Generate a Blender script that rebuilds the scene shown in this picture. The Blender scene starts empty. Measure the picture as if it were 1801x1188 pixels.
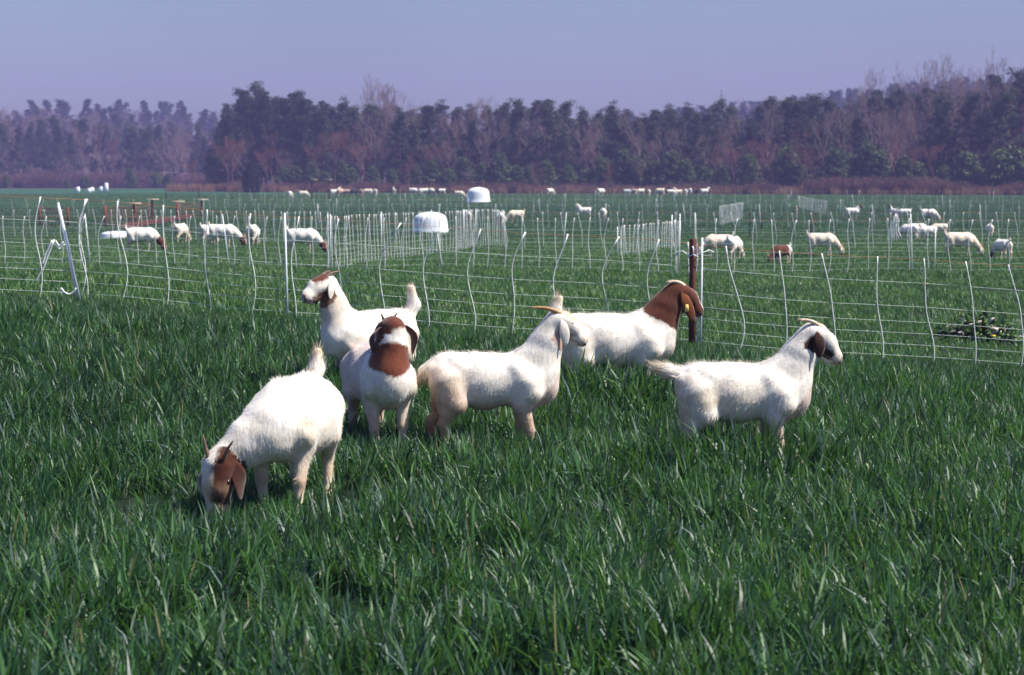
import bpy, math, random
import numpy as np
from mathutils import Vector, Matrix

R = math.radians
scene = bpy.context.scene
COL = scene.collection

# ------------------------------------------------------------------ camera
CAM_H = 1.85
FPX = 3300.0                      # focal length in photo pixels (1801 wide)
CX, CY, HORIZON = 900.5, 594.0, 325.0
PITCH = math.atan((CY - HORIZON) / FPX)
cam_data = bpy.data.cameras.new('camera')
cam = bpy.data.objects.new('camera', cam_data)
COL.objects.link(cam)
cam.location = (0, 0, CAM_H)
cam.rotation_euler = (R(90) - PITCH, 0, 0)
cam_data.sensor_width = 36.0
cam_data.lens = 36.0 * FPX / 1801.0
cam_data.clip_start = 0.1
cam_data.clip_end = 6000
cam_data.dof.use_dof = True
cam_data.dof.focus_distance = 13.5
cam_data.dof.aperture_fstop = 5.0
scene.camera = cam

# ------------------------------------------------------------------ sky, sun, exposure
SUN_EL, SUN_AZ = 55.0, 101.0       # azimuth clockwise from +Y (view direction)
world = bpy.data.worlds.new('World')
scene.world = world
world.use_nodes = True
wn = world.node_tree.nodes; wl = world.node_tree.links
wn.clear()
sky = wn.new('ShaderNodeTexSky'); sky.sky_type = 'NISHITA'
sky.sun_disc = False
sky.sun_elevation = R(SUN_EL); sky.sun_rotation = R(SUN_AZ)
sky.air_density = 1.6; sky.dust_density = 1.2; sky.ozone_density = 3.0
tint = wn.new('ShaderNodeMix'); tint.data_type = 'RGBA'; tint.blend_type = 'MULTIPLY'
tint.inputs[0].default_value = 1.0
tint.inputs[7].default_value = (0.465, 0.525, 0.765, 1)
bg = wn.new('ShaderNodeBackground'); bg.inputs['Strength'].default_value = 0.092
out = wn.new('ShaderNodeOutputWorld')
wtc = wn.new('ShaderNodeTexCoord'); wno = wn.new('ShaderNodeTexNoise'); wno.inputs['Scale'].default_value = 3.0
wno.inputs['Detail'].default_value = 4; wl.new(wtc.outputs['Generated'], wno.inputs['Vector'])
wmr = wn.new('ShaderNodeMapRange'); wmr.inputs[1].default_value = 0.35; wmr.inputs[2].default_value = 0.65
wmr.inputs[3].default_value = 0.93; wmr.inputs[4].default_value = 1.06
wl.new(wno.outputs['Fac'], wmr.inputs[0])
veil = wn.new('ShaderNodeMix'); veil.data_type = 'RGBA'; veil.blend_type = 'MULTIPLY'; veil.inputs[0].default_value = 1.0
wl.new(sky.outputs[0], tint.inputs[6]); wl.new(tint.outputs[2], veil.inputs[6]); wl.new(wmr.outputs[0], veil.inputs[7])
wl.new(veil.outputs[2], bg.inputs['Color'])
wl.new(bg.outputs[0], out.inputs['Surface'])

sun_d = bpy.data.lights.new('sun', 'SUN'); sun_d.energy = 5.0; sun_d.angle = R(0.53)
sun_d.color = (1.0, 0.94, 0.83)
sun = bpy.data.objects.new('sun', sun_d); COL.objects.link(sun)
el, az = R(SUN_EL), R(SUN_AZ)
sdir = Vector((math.cos(el) * math.sin(az), math.cos(el) * math.cos(az), math.sin(el)))
sun.rotation_euler = (-sdir).to_track_quat('-Z', 'Y').to_euler()
sun.location = (40, 20, 60)

scene.view_settings.view_transform = 'Standard'
scene.view_settings.look = 'None'
scene.view_settings.exposure = 0.78
scene.view_settings.gamma = 1.0
scene.cycles.use_denoising = True
scene.cycles.max_bounces = 6
scene.cycles.diffuse_bounces = 3
scene.cycles.transmission_bounces = 3
scene.cycles.volume_bounces = 0

# ------------------------------------------------------------------ helpers
def smooth(a, b, x):
    t = np.clip((np.asarray(x, float) - a) / (b - a), 0, 1)
    return t * t * (3 - 2 * t)

def ground_z(X, Y):
    X = np.asarray(X, float); Y = np.asarray(Y, float)
    tilt = np.clip(0.20 - 0.068 * X, -0.45, 0.85)
    z = tilt * smooth(8, 18, Y) * (1 - smooth(23, 37, Y))
    z = z - 0.2 * smooth(45, 75, Y) + 0.80 * smooth(115, 225, Y)
    z = z + 0.5 * smooth(225, 330, Y)
    z = z + smooth(380, 600, Y) * (12.5 * smooth(-20, 80, X) + 8 * smooth(60, 160, X))
    z = z + 15 * smooth(430, 640, Y) * np.exp(-((X + 130) / 75.0) ** 2)
    z = z + 0.02 * np.sin(X * 1.7 + 0.6 * Y) * np.cos(Y * 1.3 - 0.4 * X) * (1 - smooth(40, 80, Y))
    return z

def gz(x, y):
    return float(ground_z(x, y))

CP, SP = math.cos(PITCH), math.sin(PITCH)
def ray(px, py):
    a = (px - CX) / FPX; b = (CY - py) / FPX
    return np.array([a, CP + b * SP, -SP + b * CP])

def hit(px, py):
    """photo pixel -> point on the ground"""
    d = ray(px, py); t0 = 2.0; t = 2.0
    while t < 900:
        p = d * t
        if CAM_H + p[2] < gz(p[0], p[1]):
            lo, hi = t0, t
            for _ in range(30):
                m = (lo + hi) / 2; q = d * m
                if CAM_H + q[2] < gz(q[0], q[1]): hi = m
                else: lo = m
            q = d * hi
            return Vector((q[0], q[1], gz(q[0], q[1])))
        t0 = t; t *= 1.01
    q = d * 300
    return Vector((q[0], q[1], gz(q[0], q[1])))

def at(px, Y):
    """photo column and distance -> point on the ground"""
    X = (px - CX) / FPX * Y
    for _ in range(3):
        z = gz(X, Y)
        depth = Y * CP + (CAM_H - z) * SP
        X = (px - CX) / FPX * depth
    return Vector((X, Y, gz(X, Y)))

def link(o, parent=None):
    COL.objects.link(o)
    if parent is not None: o.parent = parent
    return o

def tag(o, label=None, cat=None, group=None, kind=None):
    if label: o['label'] = label
    if cat: o['category'] = cat
    if group: o['group'] = group
    if kind: o['kind'] = kind
    return o

def empty(name, loc, rz=0.0, sc=1.0):
    o = bpy.data.objects.new(name, None)
    o.location = loc; o.rotation_euler = (0, 0, rz); o.scale = (sc, sc, sc)
    o.empty_display_size = 0.2
    return link(o)

def mesh_np(name, verts, faces, mat=None, smooth_shade=False, col=None):
    """faces: list of arrays (n,3)/(n,4)"""
    me = bpy.data.meshes.new(name)
    verts = np.asarray(verts, np.float32).reshape(-1, 3)
    if not isinstance(faces, (list, tuple)) or (len(faces) and np.ndim(faces[0]) == 1):
        faces = [np.asarray(faces)]
    loops = []; starts = []; pos = 0
    for f in faces:
        f = np.asarray(f, np.int32)
        if f.size == 0: continue
        k = f.shape[1]
        loops.append(f.ravel()); starts.append(pos + np.arange(len(f)) * k); pos += f.size
    loops = np.concatenate(loops); starts = np.concatenate(starts)
    me.vertices.add(len(verts)); me.vertices.foreach_set('co', verts.ravel())
    me.loops.add(len(loops)); me.loops.foreach_set('vertex_index', loops)
    me.polygons.add(len(starts)); me.polygons.foreach_set('loop_start', starts.astype(np.int32))
    me.update(calc_edges=True)
    if smooth_shade:
        me.polygons.foreach_set('use_smooth', np.ones(len(starts), bool))
    if col is not None:
        a = me.color_attributes.new('Col', 'FLOAT_COLOR', 'POINT')
        c = np.ones((len(verts), 4), np.float32); c[:, :3] = col
        a.data.foreach_set('color', c.ravel())
    if mat: me.materials.append(mat)
    me.validate()
    return me

def obj(name, me, parent=None, loc=None):
    o = bpy.data.objects.new(name, me)
    if loc is not None: o.location = loc
    return link(o, parent)

class MB:
    """collects lofted shapes into one mesh"""
    def __init__(s): s.v = []; s.q = []; s.t = []; s.n = 0
    def add(s, v, q=None, t=None):
        v = np.asarray(v, float).reshape(-1, 3)
        if q is not None and len(q): s.q.append(np.asarray(q, int) + s.n)
        if t is not None and len(t): s.t.append(np.asarray(t, int) + s.n)
        s.v.append(v); s.n += len(v)
    def loft(s, pts, ra, rb=None, n=6, wax=None, caps=True):
        pts = np.asarray(pts, float); m = len(pts)
        ra = np.broadcast_to(np.asarray(ra, float), (m,))
        rb = ra if rb is None else np.broadcast_to(np.asarray(rb, float), (m,))
        tan = np.gradient(pts, axis=0)
        tan /= np.linalg.norm(tan, axis=1)[:, None] + 1e-9
        if wax is None:
            ref = np.array([0, 0, 1.0]) if abs(tan[0][2]) < 0.9 else np.array([1.0, 0, 0])
            w = np.cross(tan, ref)
            for i in range(1, m):
                w[i] = w[i - 1] - tan[i] * np.dot(w[i - 1], tan[i])
                w[i] /= np.linalg.norm(w[i]) + 1e-9
            w[0] /= np.linalg.norm(w[0]) + 1e-9
        else:
            w = np.broadcast_to(np.asarray(wax, float), (m, 3)).copy()
            w -= tan * np.sum(w * tan, axis=1)[:, None]
            w /= np.linalg.norm(w, axis=1)[:, None] + 1e-9
        u = np.cross(tan, w)
        a = np.arange(n) / n * 2 * math.pi
        v = pts[:, None, :] + w[:, None, :] * (np.cos(a)[None, :, None] * ra[:, None, None]) \
            + u[:, None, :] * (np.sin(a)[None, :, None] * rb[:, None, None])
        i = np.arange(m - 1)[:, None] * n; j = np.arange(n)[None, :]; j2 = (j + 1) % n
        q = np.stack([i + j, i + j2, i + n + j2, i + n + j], -1).reshape(-1, 4)
        v = v.reshape(-1, 3); t = []
        if caps:
            c0 = len(v); v = np.vstack([v, pts[0], pts[-1]])
            for k in range(n):
                t.append((c0, (k + 1) % n, k)); b = (m - 1) * n
                t.append((c0 + 1, b + k, b + (k + 1) % n))
        s.add(v, q, t)
    def box(s, c, size, rz=0.0):
        sx, sy, sz = [k / 2 for k in size]
        p = np.array([(x, y, z) for x in (-sx, sx) for y in (-sy, sy) for z in (-sz, sz)])
        co, si = math.cos(rz), math.sin(rz)
        p = np.stack([p[:, 0] * co - p[:, 1] * si, p[:, 0] * si + p[:, 1] * co, p[:, 2]], 1) + np.asarray(c, float)
        s.add(p, [(0, 1, 3, 2), (4, 6, 7, 5), (0, 4, 5, 1), (2, 3, 7, 6), (0, 2, 6, 4), (1, 5, 7, 3)])
    def mesh(s, name, mat, sm=True, col=None):
        f = []
        if s.q: f.append(np.concatenate(s.q))
        if s.t: f.append(np.concatenate(s.t))
        return mesh_np(name, np.concatenate(s.v), f, mat, sm, col)

# ------------------------------------------------------------------ materials
def new_mat(name):
    m = bpy.data.materials.new(name); m.use_nodes = True
    nt = m.node_tree; nt.nodes.clear()
    o = nt.nodes.new('ShaderNodeOutputMaterial')
    return m, nt, o

def ramp(nt, fac, stops):
    r = nt.nodes.new('ShaderNodeValToRGB')
    els = r.color_ramp.elements
    while len(els) < len(stops): els.new(0.5)
    for e, (p, c) in zip(els, stops):
        e.position = p; e.color = (*c, 1)
    nt.links.new(fac, r.inputs[0])
    return r.outputs[0]

def noise(nt, scale, detail=3, rough=0.6, vec=None):
    n = nt.nodes.new('ShaderNodeTexNoise'); n.inputs['Scale'].default_value = scale
    n.inputs['Detail'].default_value = detail; n.inputs['Roughness'].default_value = rough
    if vec is not None: nt.links.new(vec, n.inputs['Vector'])
    return n.outputs['Fac']

def coords(nt, kind='Object'):
    return nt.nodes.new('ShaderNodeTexCoord').outputs[kind]

def world_pos(nt):
    return nt.nodes.new('ShaderNodeNewGeometry').outputs['Position']

def math_node(nt, op, a, b=None):
    n = nt.nodes.new('ShaderNodeMath'); n.operation = op
    for i, x in enumerate((a, b)):
        if x is None: continue
        if isinstance(x, (int, float)): n.inputs[i].default_value = x
        else: nt.links.new(x, n.inputs[i])
    return n.outputs[0]

def mixc(nt, fac, a, b, mode='MIX'):
    n = nt.nodes.new('ShaderNodeMix'); n.data_type = 'RGBA'; n.blend_type = mode
    for sock, x in ((0, fac), (6, a), (7, b)):
        if isinstance(x, (int, float)): n.inputs[sock].default_value = x
        elif isinstance(x, tuple): n.inputs[sock].default_value = (*x, 1)
        else: nt.links.new(x, n.inputs[sock])
    return n.outputs[2]

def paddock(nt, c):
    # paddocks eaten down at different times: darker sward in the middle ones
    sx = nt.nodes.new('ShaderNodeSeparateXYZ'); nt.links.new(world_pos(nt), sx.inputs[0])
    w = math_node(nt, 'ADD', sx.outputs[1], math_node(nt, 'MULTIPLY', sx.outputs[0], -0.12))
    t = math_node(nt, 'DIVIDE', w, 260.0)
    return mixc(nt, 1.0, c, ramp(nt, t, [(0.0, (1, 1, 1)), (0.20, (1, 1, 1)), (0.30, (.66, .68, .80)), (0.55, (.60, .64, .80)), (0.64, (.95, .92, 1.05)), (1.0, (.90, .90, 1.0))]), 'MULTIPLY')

def simple_mat(name, c1, c2, scale=20, rough=0.6, spec=0.3, bump=0.0):
    m, nt, o = new_mat(name)
    p = nt.nodes.new('ShaderNodeBsdfPrincipled')
    f = noise(nt, scale, 4, 0.6, coords(nt))
    nt.links.new(ramp(nt, f, [(0.3, c1), (0.7, c2)]), p.inputs['Base Color'])
    p.inputs['Roughness'].default_value = rough
    p.inputs['Specular IOR Level'].default_value = spec
    if bump:
        b = nt.nodes.new('ShaderNodeBump'); b.inputs['Strength'].default_value = bump
        b.inputs['Distance'].default_value = 0.01
        nt.links.new(f, b.inputs['Height']); nt.links.new(b.outputs[0], p.inputs['Normal'])
    nt.links.new(p.outputs[0], o.inputs[0])
    return m

def leaf_mat(name, stops, rough=0.4, spec=0.4, trans=0.3, tcol=(0.12, 0.2, 0.03), pscale=0.35, blades=False):
    """foliage: per-instance and per-place colour, translucent"""
    m, nt, o = new_mat(name)
    oi = nt.nodes.new('ShaderNodeObjectInfo')
    wp = world_pos(nt)
    f = noise(nt, pscale, 2, 0.5, wp)
    f2 = math_node(nt, 'ADD', math_node(nt, 'MULTIPLY', oi.outputs['Random'], 0.5), math_node(nt, 'MULTIPLY', f, 0.6))
    if blades:
        at_ = nt.nodes.new('ShaderNodeAttribute'); at_.attribute_name = 'Col'
        sp = nt.nodes.new('ShaderNodeSeparateColor'); nt.links.new(at_.outputs['Color'], sp.inputs[0])
        f2 = math_node(nt, 'ADD', math_node(nt, 'MULTIPLY', f2, 0.55), math_node(nt, 'MULTIPLY', sp.outputs[0], 0.5))
    c = ramp(nt, f2, stops)
    if blades:
        c = mixc(nt, sp.outputs[1], c, (0.13, 0.19, 0.18))  # bluish sheen painted as the colour of scattered pale blades
        c = mixc(nt, sp.outputs[2], c, (0.26, 0.21, 0.10))
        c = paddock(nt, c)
    p = nt.nodes.new('ShaderNodeBsdfPrincipled')
    nt.links.new(c, p.inputs['Base Color'])
    p.inputs['Roughness'].default_value = rough
    p.inputs['Specular IOR Level'].default_value = spec
    t = nt.nodes.new('ShaderNodeBsdfTranslucent')
    nt.links.new(mixc(nt, 0.6, c, tcol), t.inputs['Color'])
    mx = nt.nodes.new('ShaderNodeMixShader'); mx.inputs[0].default_value = trans
    nt.links.new(p.outputs[0], mx.inputs[1]); nt.links.new(t.outputs[0], mx.inputs[2])
    nt.links.new(mx.outputs[0], o.inputs[0])
    return m

def coat_mat(name, rough=0.85):
    m, nt, o = new_mat(name)
    a = nt.nodes.new('ShaderNodeAttribute'); a.attribute_name = 'Col'
    oc = coords(nt)
    mp = nt.nodes.new('ShaderNodeMapping'); mp.inputs['Scale'].default_value = (1, 1, 0.3)
    nt.links.new(oc, mp.inputs['Vector'])
    f = noise(nt, 55, 4, 0.7, mp.outputs[0])
    f2 = noise(nt, 9, 3, 0.6, oc)
    c = mixc(nt, 1.0, a.outputs['Color'], ramp(nt, f, [(0.25, (0.80, 0.77, 0.72)), (0.65, (1, 1, 1))]), 'MULTIPLY')
    c = mixc(nt, 1.0, c, ramp(nt, f2, [(0.3, (0.93, 0.89, 0.82)), (0.6, (1, 1, 1))]), 'MULTIPLY')
    p = nt.nodes.new('ShaderNodeBsdfPrincipled')
    nt.links.new(c, p.inputs['Base Color'])
    p.inputs['Roughness'].default_value = rough
    p.inputs['Specular IOR Level'].default_value = 0.15
    p.inputs['Sheen Weight'].default_value = 0.25
    p.inputs['Sheen Roughness'].default_value = 0.5
    b = nt.nodes.new('ShaderNodeBump'); b.inputs['Strength'].default_value = 0.35
    b.inputs['Distance'].default_value = 0.008
    nt.links.new(f, b.inputs['Height']); nt.links.new(b.outputs[0], p.inputs['Normal'])
    nt.links.new(p.outputs[0], o.inputs[0])
    return m

M = {}
M['coat'] = coat_mat('goat_coat')
M['horn_pale'] = simple_mat('horn_pale', (0.38, 0.29, 0.20), (0.60, 0.50, 0.38), 30, 0.45)
M['horn_dark'] = simple_mat('horn_dark', (0.10, 0.06, 0.045), (0.22, 0.13, 0.09), 40, 0.45)
M['horn_tan'] = simple_mat('horn_tan', (0.30, 0.16, 0.075), (0.46, 0.29, 0.15), 30, 0.45)
M['eye'] = simple_mat('goat_eye', (0.02, 0.012, 0.008), (0.05, 0.03, 0.015), 60, 0.1, 0.6)
M['tag'] = simple_mat('ear_tag', (0.75, 0.55, 0.10), (0.85, 0.65, 0.18), 10, 0.4)
M['net'] = simple_mat('net_white', (0.68, 0.70, 0.70), (0.86, 0.87, 0.85), 8, 0.5)
M['wire'] = simple_mat('net_wire', (0.55, 0.62, 0.60), (0.72, 0.76, 0.74), 8, 0.4)
M['orange'] = simple_mat('top_strand', (0.36, 0.14, 0.05), (0.50, 0.24, 0.10), 6, 0.5)
M['post_white'] = simple_mat('post_white', (0.66, 0.69, 0.74), (0.82, 0.84, 0.86), 12, 0.4)
M['post_brown'] = simple_mat('post_brown', (0.06, 0.018, 0.012), (0.13, 0.035, 0.02), 25, 0.7, 0.3, 0.4)
M['rust'] = simple_mat('panel_rust', (0.10, 0.045, 0.04), (0.22, 0.07, 0.05), 6, 0.8, 0.2)
M['board'] = simple_mat('pale_board', (0.42, 0.33, 0.24), (0.62, 0.52, 0.40), 8, 0.8, 0.2)
M['redboard'] = simple_mat('red_board', (0.14, 0.05, 0.04), (0.24, 0.09, 0.07), 5, 0.8, 0.2)
M['tpost'] = simple_mat('dark_post', (0.03, 0.03, 0.03), (0.07, 0.055, 0.05), 12, 0.8, 0.2)
M['hut'] = simple_mat('hut_plastic', (0.74, 0.77, 0.80), (0.82, 0.84, 0.85), 3, 0.45, 0.4)
M['bark'] = simple_mat('bark', (0.07, 0.045, 0.04), (0.16, 0.11, 0.10), 6, 0.9, 0.1)
M['twig'] = simple_mat('twig', (0.15, 0.10, 0.10), (0.28, 0.20, 0.195), 2, 0.9, 0.1)
M['twig_red'] = simple_mat('twig_red', (0.15, 0.08, 0.08), (0.24, 0.13, 0.12), 2, 0.9, 0.1)
M['bramble'] = simple_mat('bramble', (0.055, 0.030, 0.032), (0.12, 0.068, 0.064), 2, 0.9, 0.1)
M['bud'] = leaf_mat('red_buds', [(0.2, (0.11, 0.05, 0.045)), (0.8, (0.20, 0.075, 0.055))], 0.7, 0.1, 0.15, (0.2, 0.07, 0.05))
M['grass'] = leaf_mat('wheat_blade', [(0.32, (0.005, 0.025, 0.016)), (0.54, (0.019, 0.072, 0.034)), (0.76, (0.070, 0.170, 0.046))],
                      0.46, 0.5, 0.34, (0.11, 0.27, 0.025), blades=True)
M['grass_short'] = leaf_mat('short_blade', [(0.2, (0.017, 0.064, 0.024)), (0.5, (0.050, 0.145, 0.040)), (0.8, (0.140, 0.260, 0.048))],
                      0.46, 0.45, 0.30, (0.08, 0.20, 0.02), 0.16, True)
M['dry'] = leaf_mat('dry_grass', [(0.2, (0.16, 0.085, 0.06)), (0.8, (0.36, 0.22, 0.15))], 0.8, 0.1, 0.3, (0.3, 0.18, 0.1))
M['pine'] = leaf_mat('pine_needles', [(0.2, (0.026, 0.034, 0.024)), (0.5, (0.042, 0.056, 0.034)), (0.85, (0.072, 0.086, 0.046))],
                     0.55, 0.25, 0.2, (0.06, 0.09, 0.03), 0.08)
M['pine_young'] = leaf_mat('young_needles', [(0.2, (0.045, 0.072, 0.026)), (0.85, (0.100, 0.145, 0.045))],
                     0.5, 0.3, 0.25, (0.09, 0.14, 0.03), 0.2)
M['cedar'] = leaf_mat('cedar_needles', [(0.2, (0.012, 0.018, 0.014)), (0.85, (0.022, 0.032, 0.020))], 0.6, 0.2, 0.1, (0.03, 0.04, 0.02), 0.5)
M['weed'] = leaf_mat('weed_leaf', [(0.2, (0.020, 0.055, 0.014)), (0.8, (0.09, 0.17, 0.03))], 0.45, 0.4, 0.25, (0.08, 0.14, 0.02), 3)
M['dead_leaf'] = simple_mat('dead_leaf', (0.45, 0.38, 0.34), (0.65, 0.58, 0.52), 10, 0.8)
M['flower'] = simple_mat('flower_yellow', (0.70, 0.45, 0.02), (0.80, 0.58, 0.05), 30, 0.6)

def ground_mat():
    m, nt, o = new_mat('pasture_ground')
    wp = world_pos(nt)
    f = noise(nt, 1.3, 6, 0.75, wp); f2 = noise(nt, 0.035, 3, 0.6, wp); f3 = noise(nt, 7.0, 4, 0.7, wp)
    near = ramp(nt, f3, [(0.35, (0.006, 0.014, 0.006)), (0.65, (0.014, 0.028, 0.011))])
    field = ramp(nt, f, [(0.3, (0.020, 0.064, 0.030)), (0.52, (0.032, 0.100, 0.042)), (0.75, (0.052, 0.130, 0.050))])
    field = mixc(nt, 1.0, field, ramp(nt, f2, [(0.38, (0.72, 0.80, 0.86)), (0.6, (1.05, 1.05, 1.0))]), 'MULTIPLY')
    sx = nt.nodes.new('ShaderNodeSeparateXYZ'); nt.links.new(wp, sx.inputs[0])
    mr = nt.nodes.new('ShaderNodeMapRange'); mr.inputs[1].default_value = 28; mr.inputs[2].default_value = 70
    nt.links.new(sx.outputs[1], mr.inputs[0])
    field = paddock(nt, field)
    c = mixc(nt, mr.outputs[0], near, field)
    mr2 = nt.nodes.new('ShaderNodeMapRange'); mr2.inputs[1].default_value = 240; mr2.inputs[2].default_value = 330
    nt.links.new(sx.outputs[1], mr2.inputs[0])
    litter = ramp(nt, f, [(0.3, (0.05, 0.035, 0.028)), (0.7, (0.12, 0.08, 0.06))])
    mr3 = nt.nodes.new('ShaderNodeMapRange'); mr3.inputs[1].default_value = 330; mr3.inputs[2].default_value = 350
    nt.links.new(sx.outputs[1], mr3.inputs[0])
    c = mixc(nt, mr3.outputs[0], c, litter)
    p = nt.nodes.new('ShaderNodeBsdfPrincipled')
    nt.links.new(c, p.inputs['Base Color']); p.inputs['Roughness'].default_value = 0.9
    p.inputs['Specular IOR Level'].default_value = 0.15
    b = nt.nodes.new('ShaderNodeBump'); b.inputs['Strength'].default_value = 0.8; b.inputs['Distance'].default_value = 0.15
    nt.links.new(f, b.inputs['Height']); nt.links.new(b.outputs[0], p.inputs['Normal'])
    nt.links.new(p.outputs[0], o.inputs[0])
    return m

# ------------------------------------------------------------------ ground
def build_ground():
    ys = np.concatenate([np.linspace(-250, -5, 12), np.arange(-4, 60, 0.7), np.arange(60, 340, 5.0), np.linspace(340, 1100, 50)])
    xs = np.concatenate([np.linspace(-900, -150, 25), np.arange(-144, -30, 6.0), np.arange(-30, 30.1, 0.9), np.arange(36, 150, 6.0), np.linspace(150, 900, 25)])
    XX, YY = np.meshgrid(xs, ys)
    ZZ = ground_z(XX, YY)
    v = np.stack([XX, YY, ZZ], -1).reshape(-1, 3)
    nx, ny = len(xs), len(ys)
    i = np.arange(ny - 1)[:, None] * nx; j = np.arange(nx - 1)[None, :]
    q = np.stack([i + j, i + j + 1, i + nx + j + 1, i + nx + j], -1).reshape(-1, 4)
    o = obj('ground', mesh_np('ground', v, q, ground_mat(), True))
    tag(o, 'green winter pasture running back to the woods', kind='structure')
build_ground()

# ------------------------------------------------------------------ scatter by geometry nodes
def scatter(name, pts, rots, scl, idx, protos, label, cat):
    me = bpy.data.meshes.new(name)
    me.vertices.add(len(pts)); me.vertices.foreach_set('co', np.asarray(pts, np.float32).ravel())
    a = me.attributes.new('rot', 'FLOAT_VECTOR', 'POINT'); a.data.foreach_set('vector', np.asarray(rots, np.float32).ravel())
    a = me.attributes.new('scl', 'FLOAT_VECTOR', 'POINT'); a.data.foreach_set('vector', np.asarray(scl, np.float32).ravel())
    a = me.attributes.new('idx', 'INT', 'POINT'); a.data.foreach_set('value', np.asarray(idx, np.int32))
    me.update()
    o = obj(name, me); tag(o, label, cat, kind='stuff')
    ng = bpy.data.node_groups.new(name, 'GeometryNodeTree')
    ng.interface.new_socket('Geometry', in_out='INPUT', socket_type='NodeSocketGeometry')
    ng.interface.new_socket('Geometry', in_out='OUTPUT', socket_type='NodeSocketGeometry')
    N = ng.nodes; L = ng.links
    gi = N.new('NodeGroupInput'); go = N.new('NodeGroupOutput')
    ip = N.new('GeometryNodeInstanceOnPoints')
    g2i = N.new('GeometryNodeGeometryToInstance')
    for pm in reversed(protos):
        oi = N.new('GeometryNodeObjectInfo'); oi.inputs['Object'].default_value = pm
        oi.transform_space = 'ORIGINAL'
        L.new(oi.outputs['Geometry'], g2i.inputs[0])
    def attr(n, t):
        q = N.new('GeometryNodeInputNamedAttribute'); q.data_type = t; q.inputs[0].default_value = n
        return q.outputs[0]
    L.new(gi.outputs[0], ip.inputs['Points']); L.new(g2i.outputs[0], ip.inputs['Instance'])
    ip.inputs['Pick Instance'].default_value = True
    L.new(attr('idx', 'INT'), ip.inputs['Instance Index'])
    L.new(attr('rot', 'FLOAT_VECTOR'), ip.inputs['Rotation'])
    L.new(attr('scl', 'FLOAT_VECTOR'), ip.inputs['Scale'])
    L.new(ip.outputs[0], go.inputs[0])
    mod = o.modifiers.new('scatter', 'NODES'); mod.node_group = ng
    return o

def blade_clump(name, rng, n, rad, hmin, hmax, w, mat, bent=0.3, lean=0.25, seg=4):
    V = []; Q = []; T = []; k = 0; CC = []
    for _ in range(n):
        r = rad * math.sqrt(rng.random()); a = rng.random() * 6.283
        bx, by = r * math.cos(a), r * math.sin(a)
        h = rng.uniform(hmin, hmax); yaw = rng.random() * 6.283
        dx, dy = math.cos(yaw), math.sin(yaw)
        ln = abs(rng.gauss(lean, lean * 0.6)); curl = rng.uniform(0.2, 0.9)
        if rng.random() < bent: curl = rng.uniform(1.4, 2.6)
        fy = yaw + 1.57 + rng.uniform(-0.7, 0.7); sx, sy = math.cos(fy), math.sin(fy)
        x, y, z, ang = bx, by, -0.02, ln * 0.5
        ww = w * rng.uniform(0.7, 1.25)
        for s in range(seg):
            t = s / seg; wd = ww * (0.55 + 0.9 * t - 0.95 * t * t * 0.9)
            V += [(x - sx * wd / 2, y - sy * wd / 2, z), (x + sx * wd / 2, y + sy * wd / 2, z)]
            st = (h + 0.02) / seg
            x += dx * math.sin(ang) * st; y += dy * math.sin(ang) * st; z += math.cos(ang) * st
            ang += curl * (0.25 + t) / seg * 1.3
        V.append((x, y, z)); CC += [(rng.random(), (rng.uniform(.3, 1.0) if rng.random() < .13 else 0.0), (0.8 if rng.random() < .012 else 0.0))] * 1; CC += [CC[-1]] * (2 * seg)
        for s in range(seg - 1):
            b = k + 2 * s; Q.append((b, b + 1, b + 3, b + 2))
        b = k + 2 * (seg - 1); T.append((b, b + 1, b + 2)); k += 2 * seg + 1
    me = mesh_np(name, V, [np.array(Q), np.array(T)] if Q else [np.array(T)], mat, True, np.array(CC))
    return bpy.data.objects.new(name, me)

nrng = np.random.default_rng(5)
def wedge(y0, y1, slope, pad, dens):
    area = slope * (y1 ** 2 - y0 ** 2) + 2 * pad * (y1 - y0)
    n = int(area * dens * 1.0)
    ymax = slope * y1 + pad
    P = []
    tot = 0
    while tot < n:
        y = nrng.uniform(y0, y1, n); x = nrng.uniform(-ymax, ymax, n)
        k = np.abs(x) < slope * y + pad
        P.append(np.stack([x[k], y[k]], 1)); tot += k.sum()
    return np.concatenate(P)[:n]

FENCE_Y = 20.3
def patchy(X, Y, s, ph=0.0):
    return (np.sin(X * s + 1.3 * np.sin(Y * s * 0.7 + ph)) * np.cos(Y * s * 0.9 + 1.1 * np.sin(X * s * 0.8 + ph)) + 1) / 2

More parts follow.
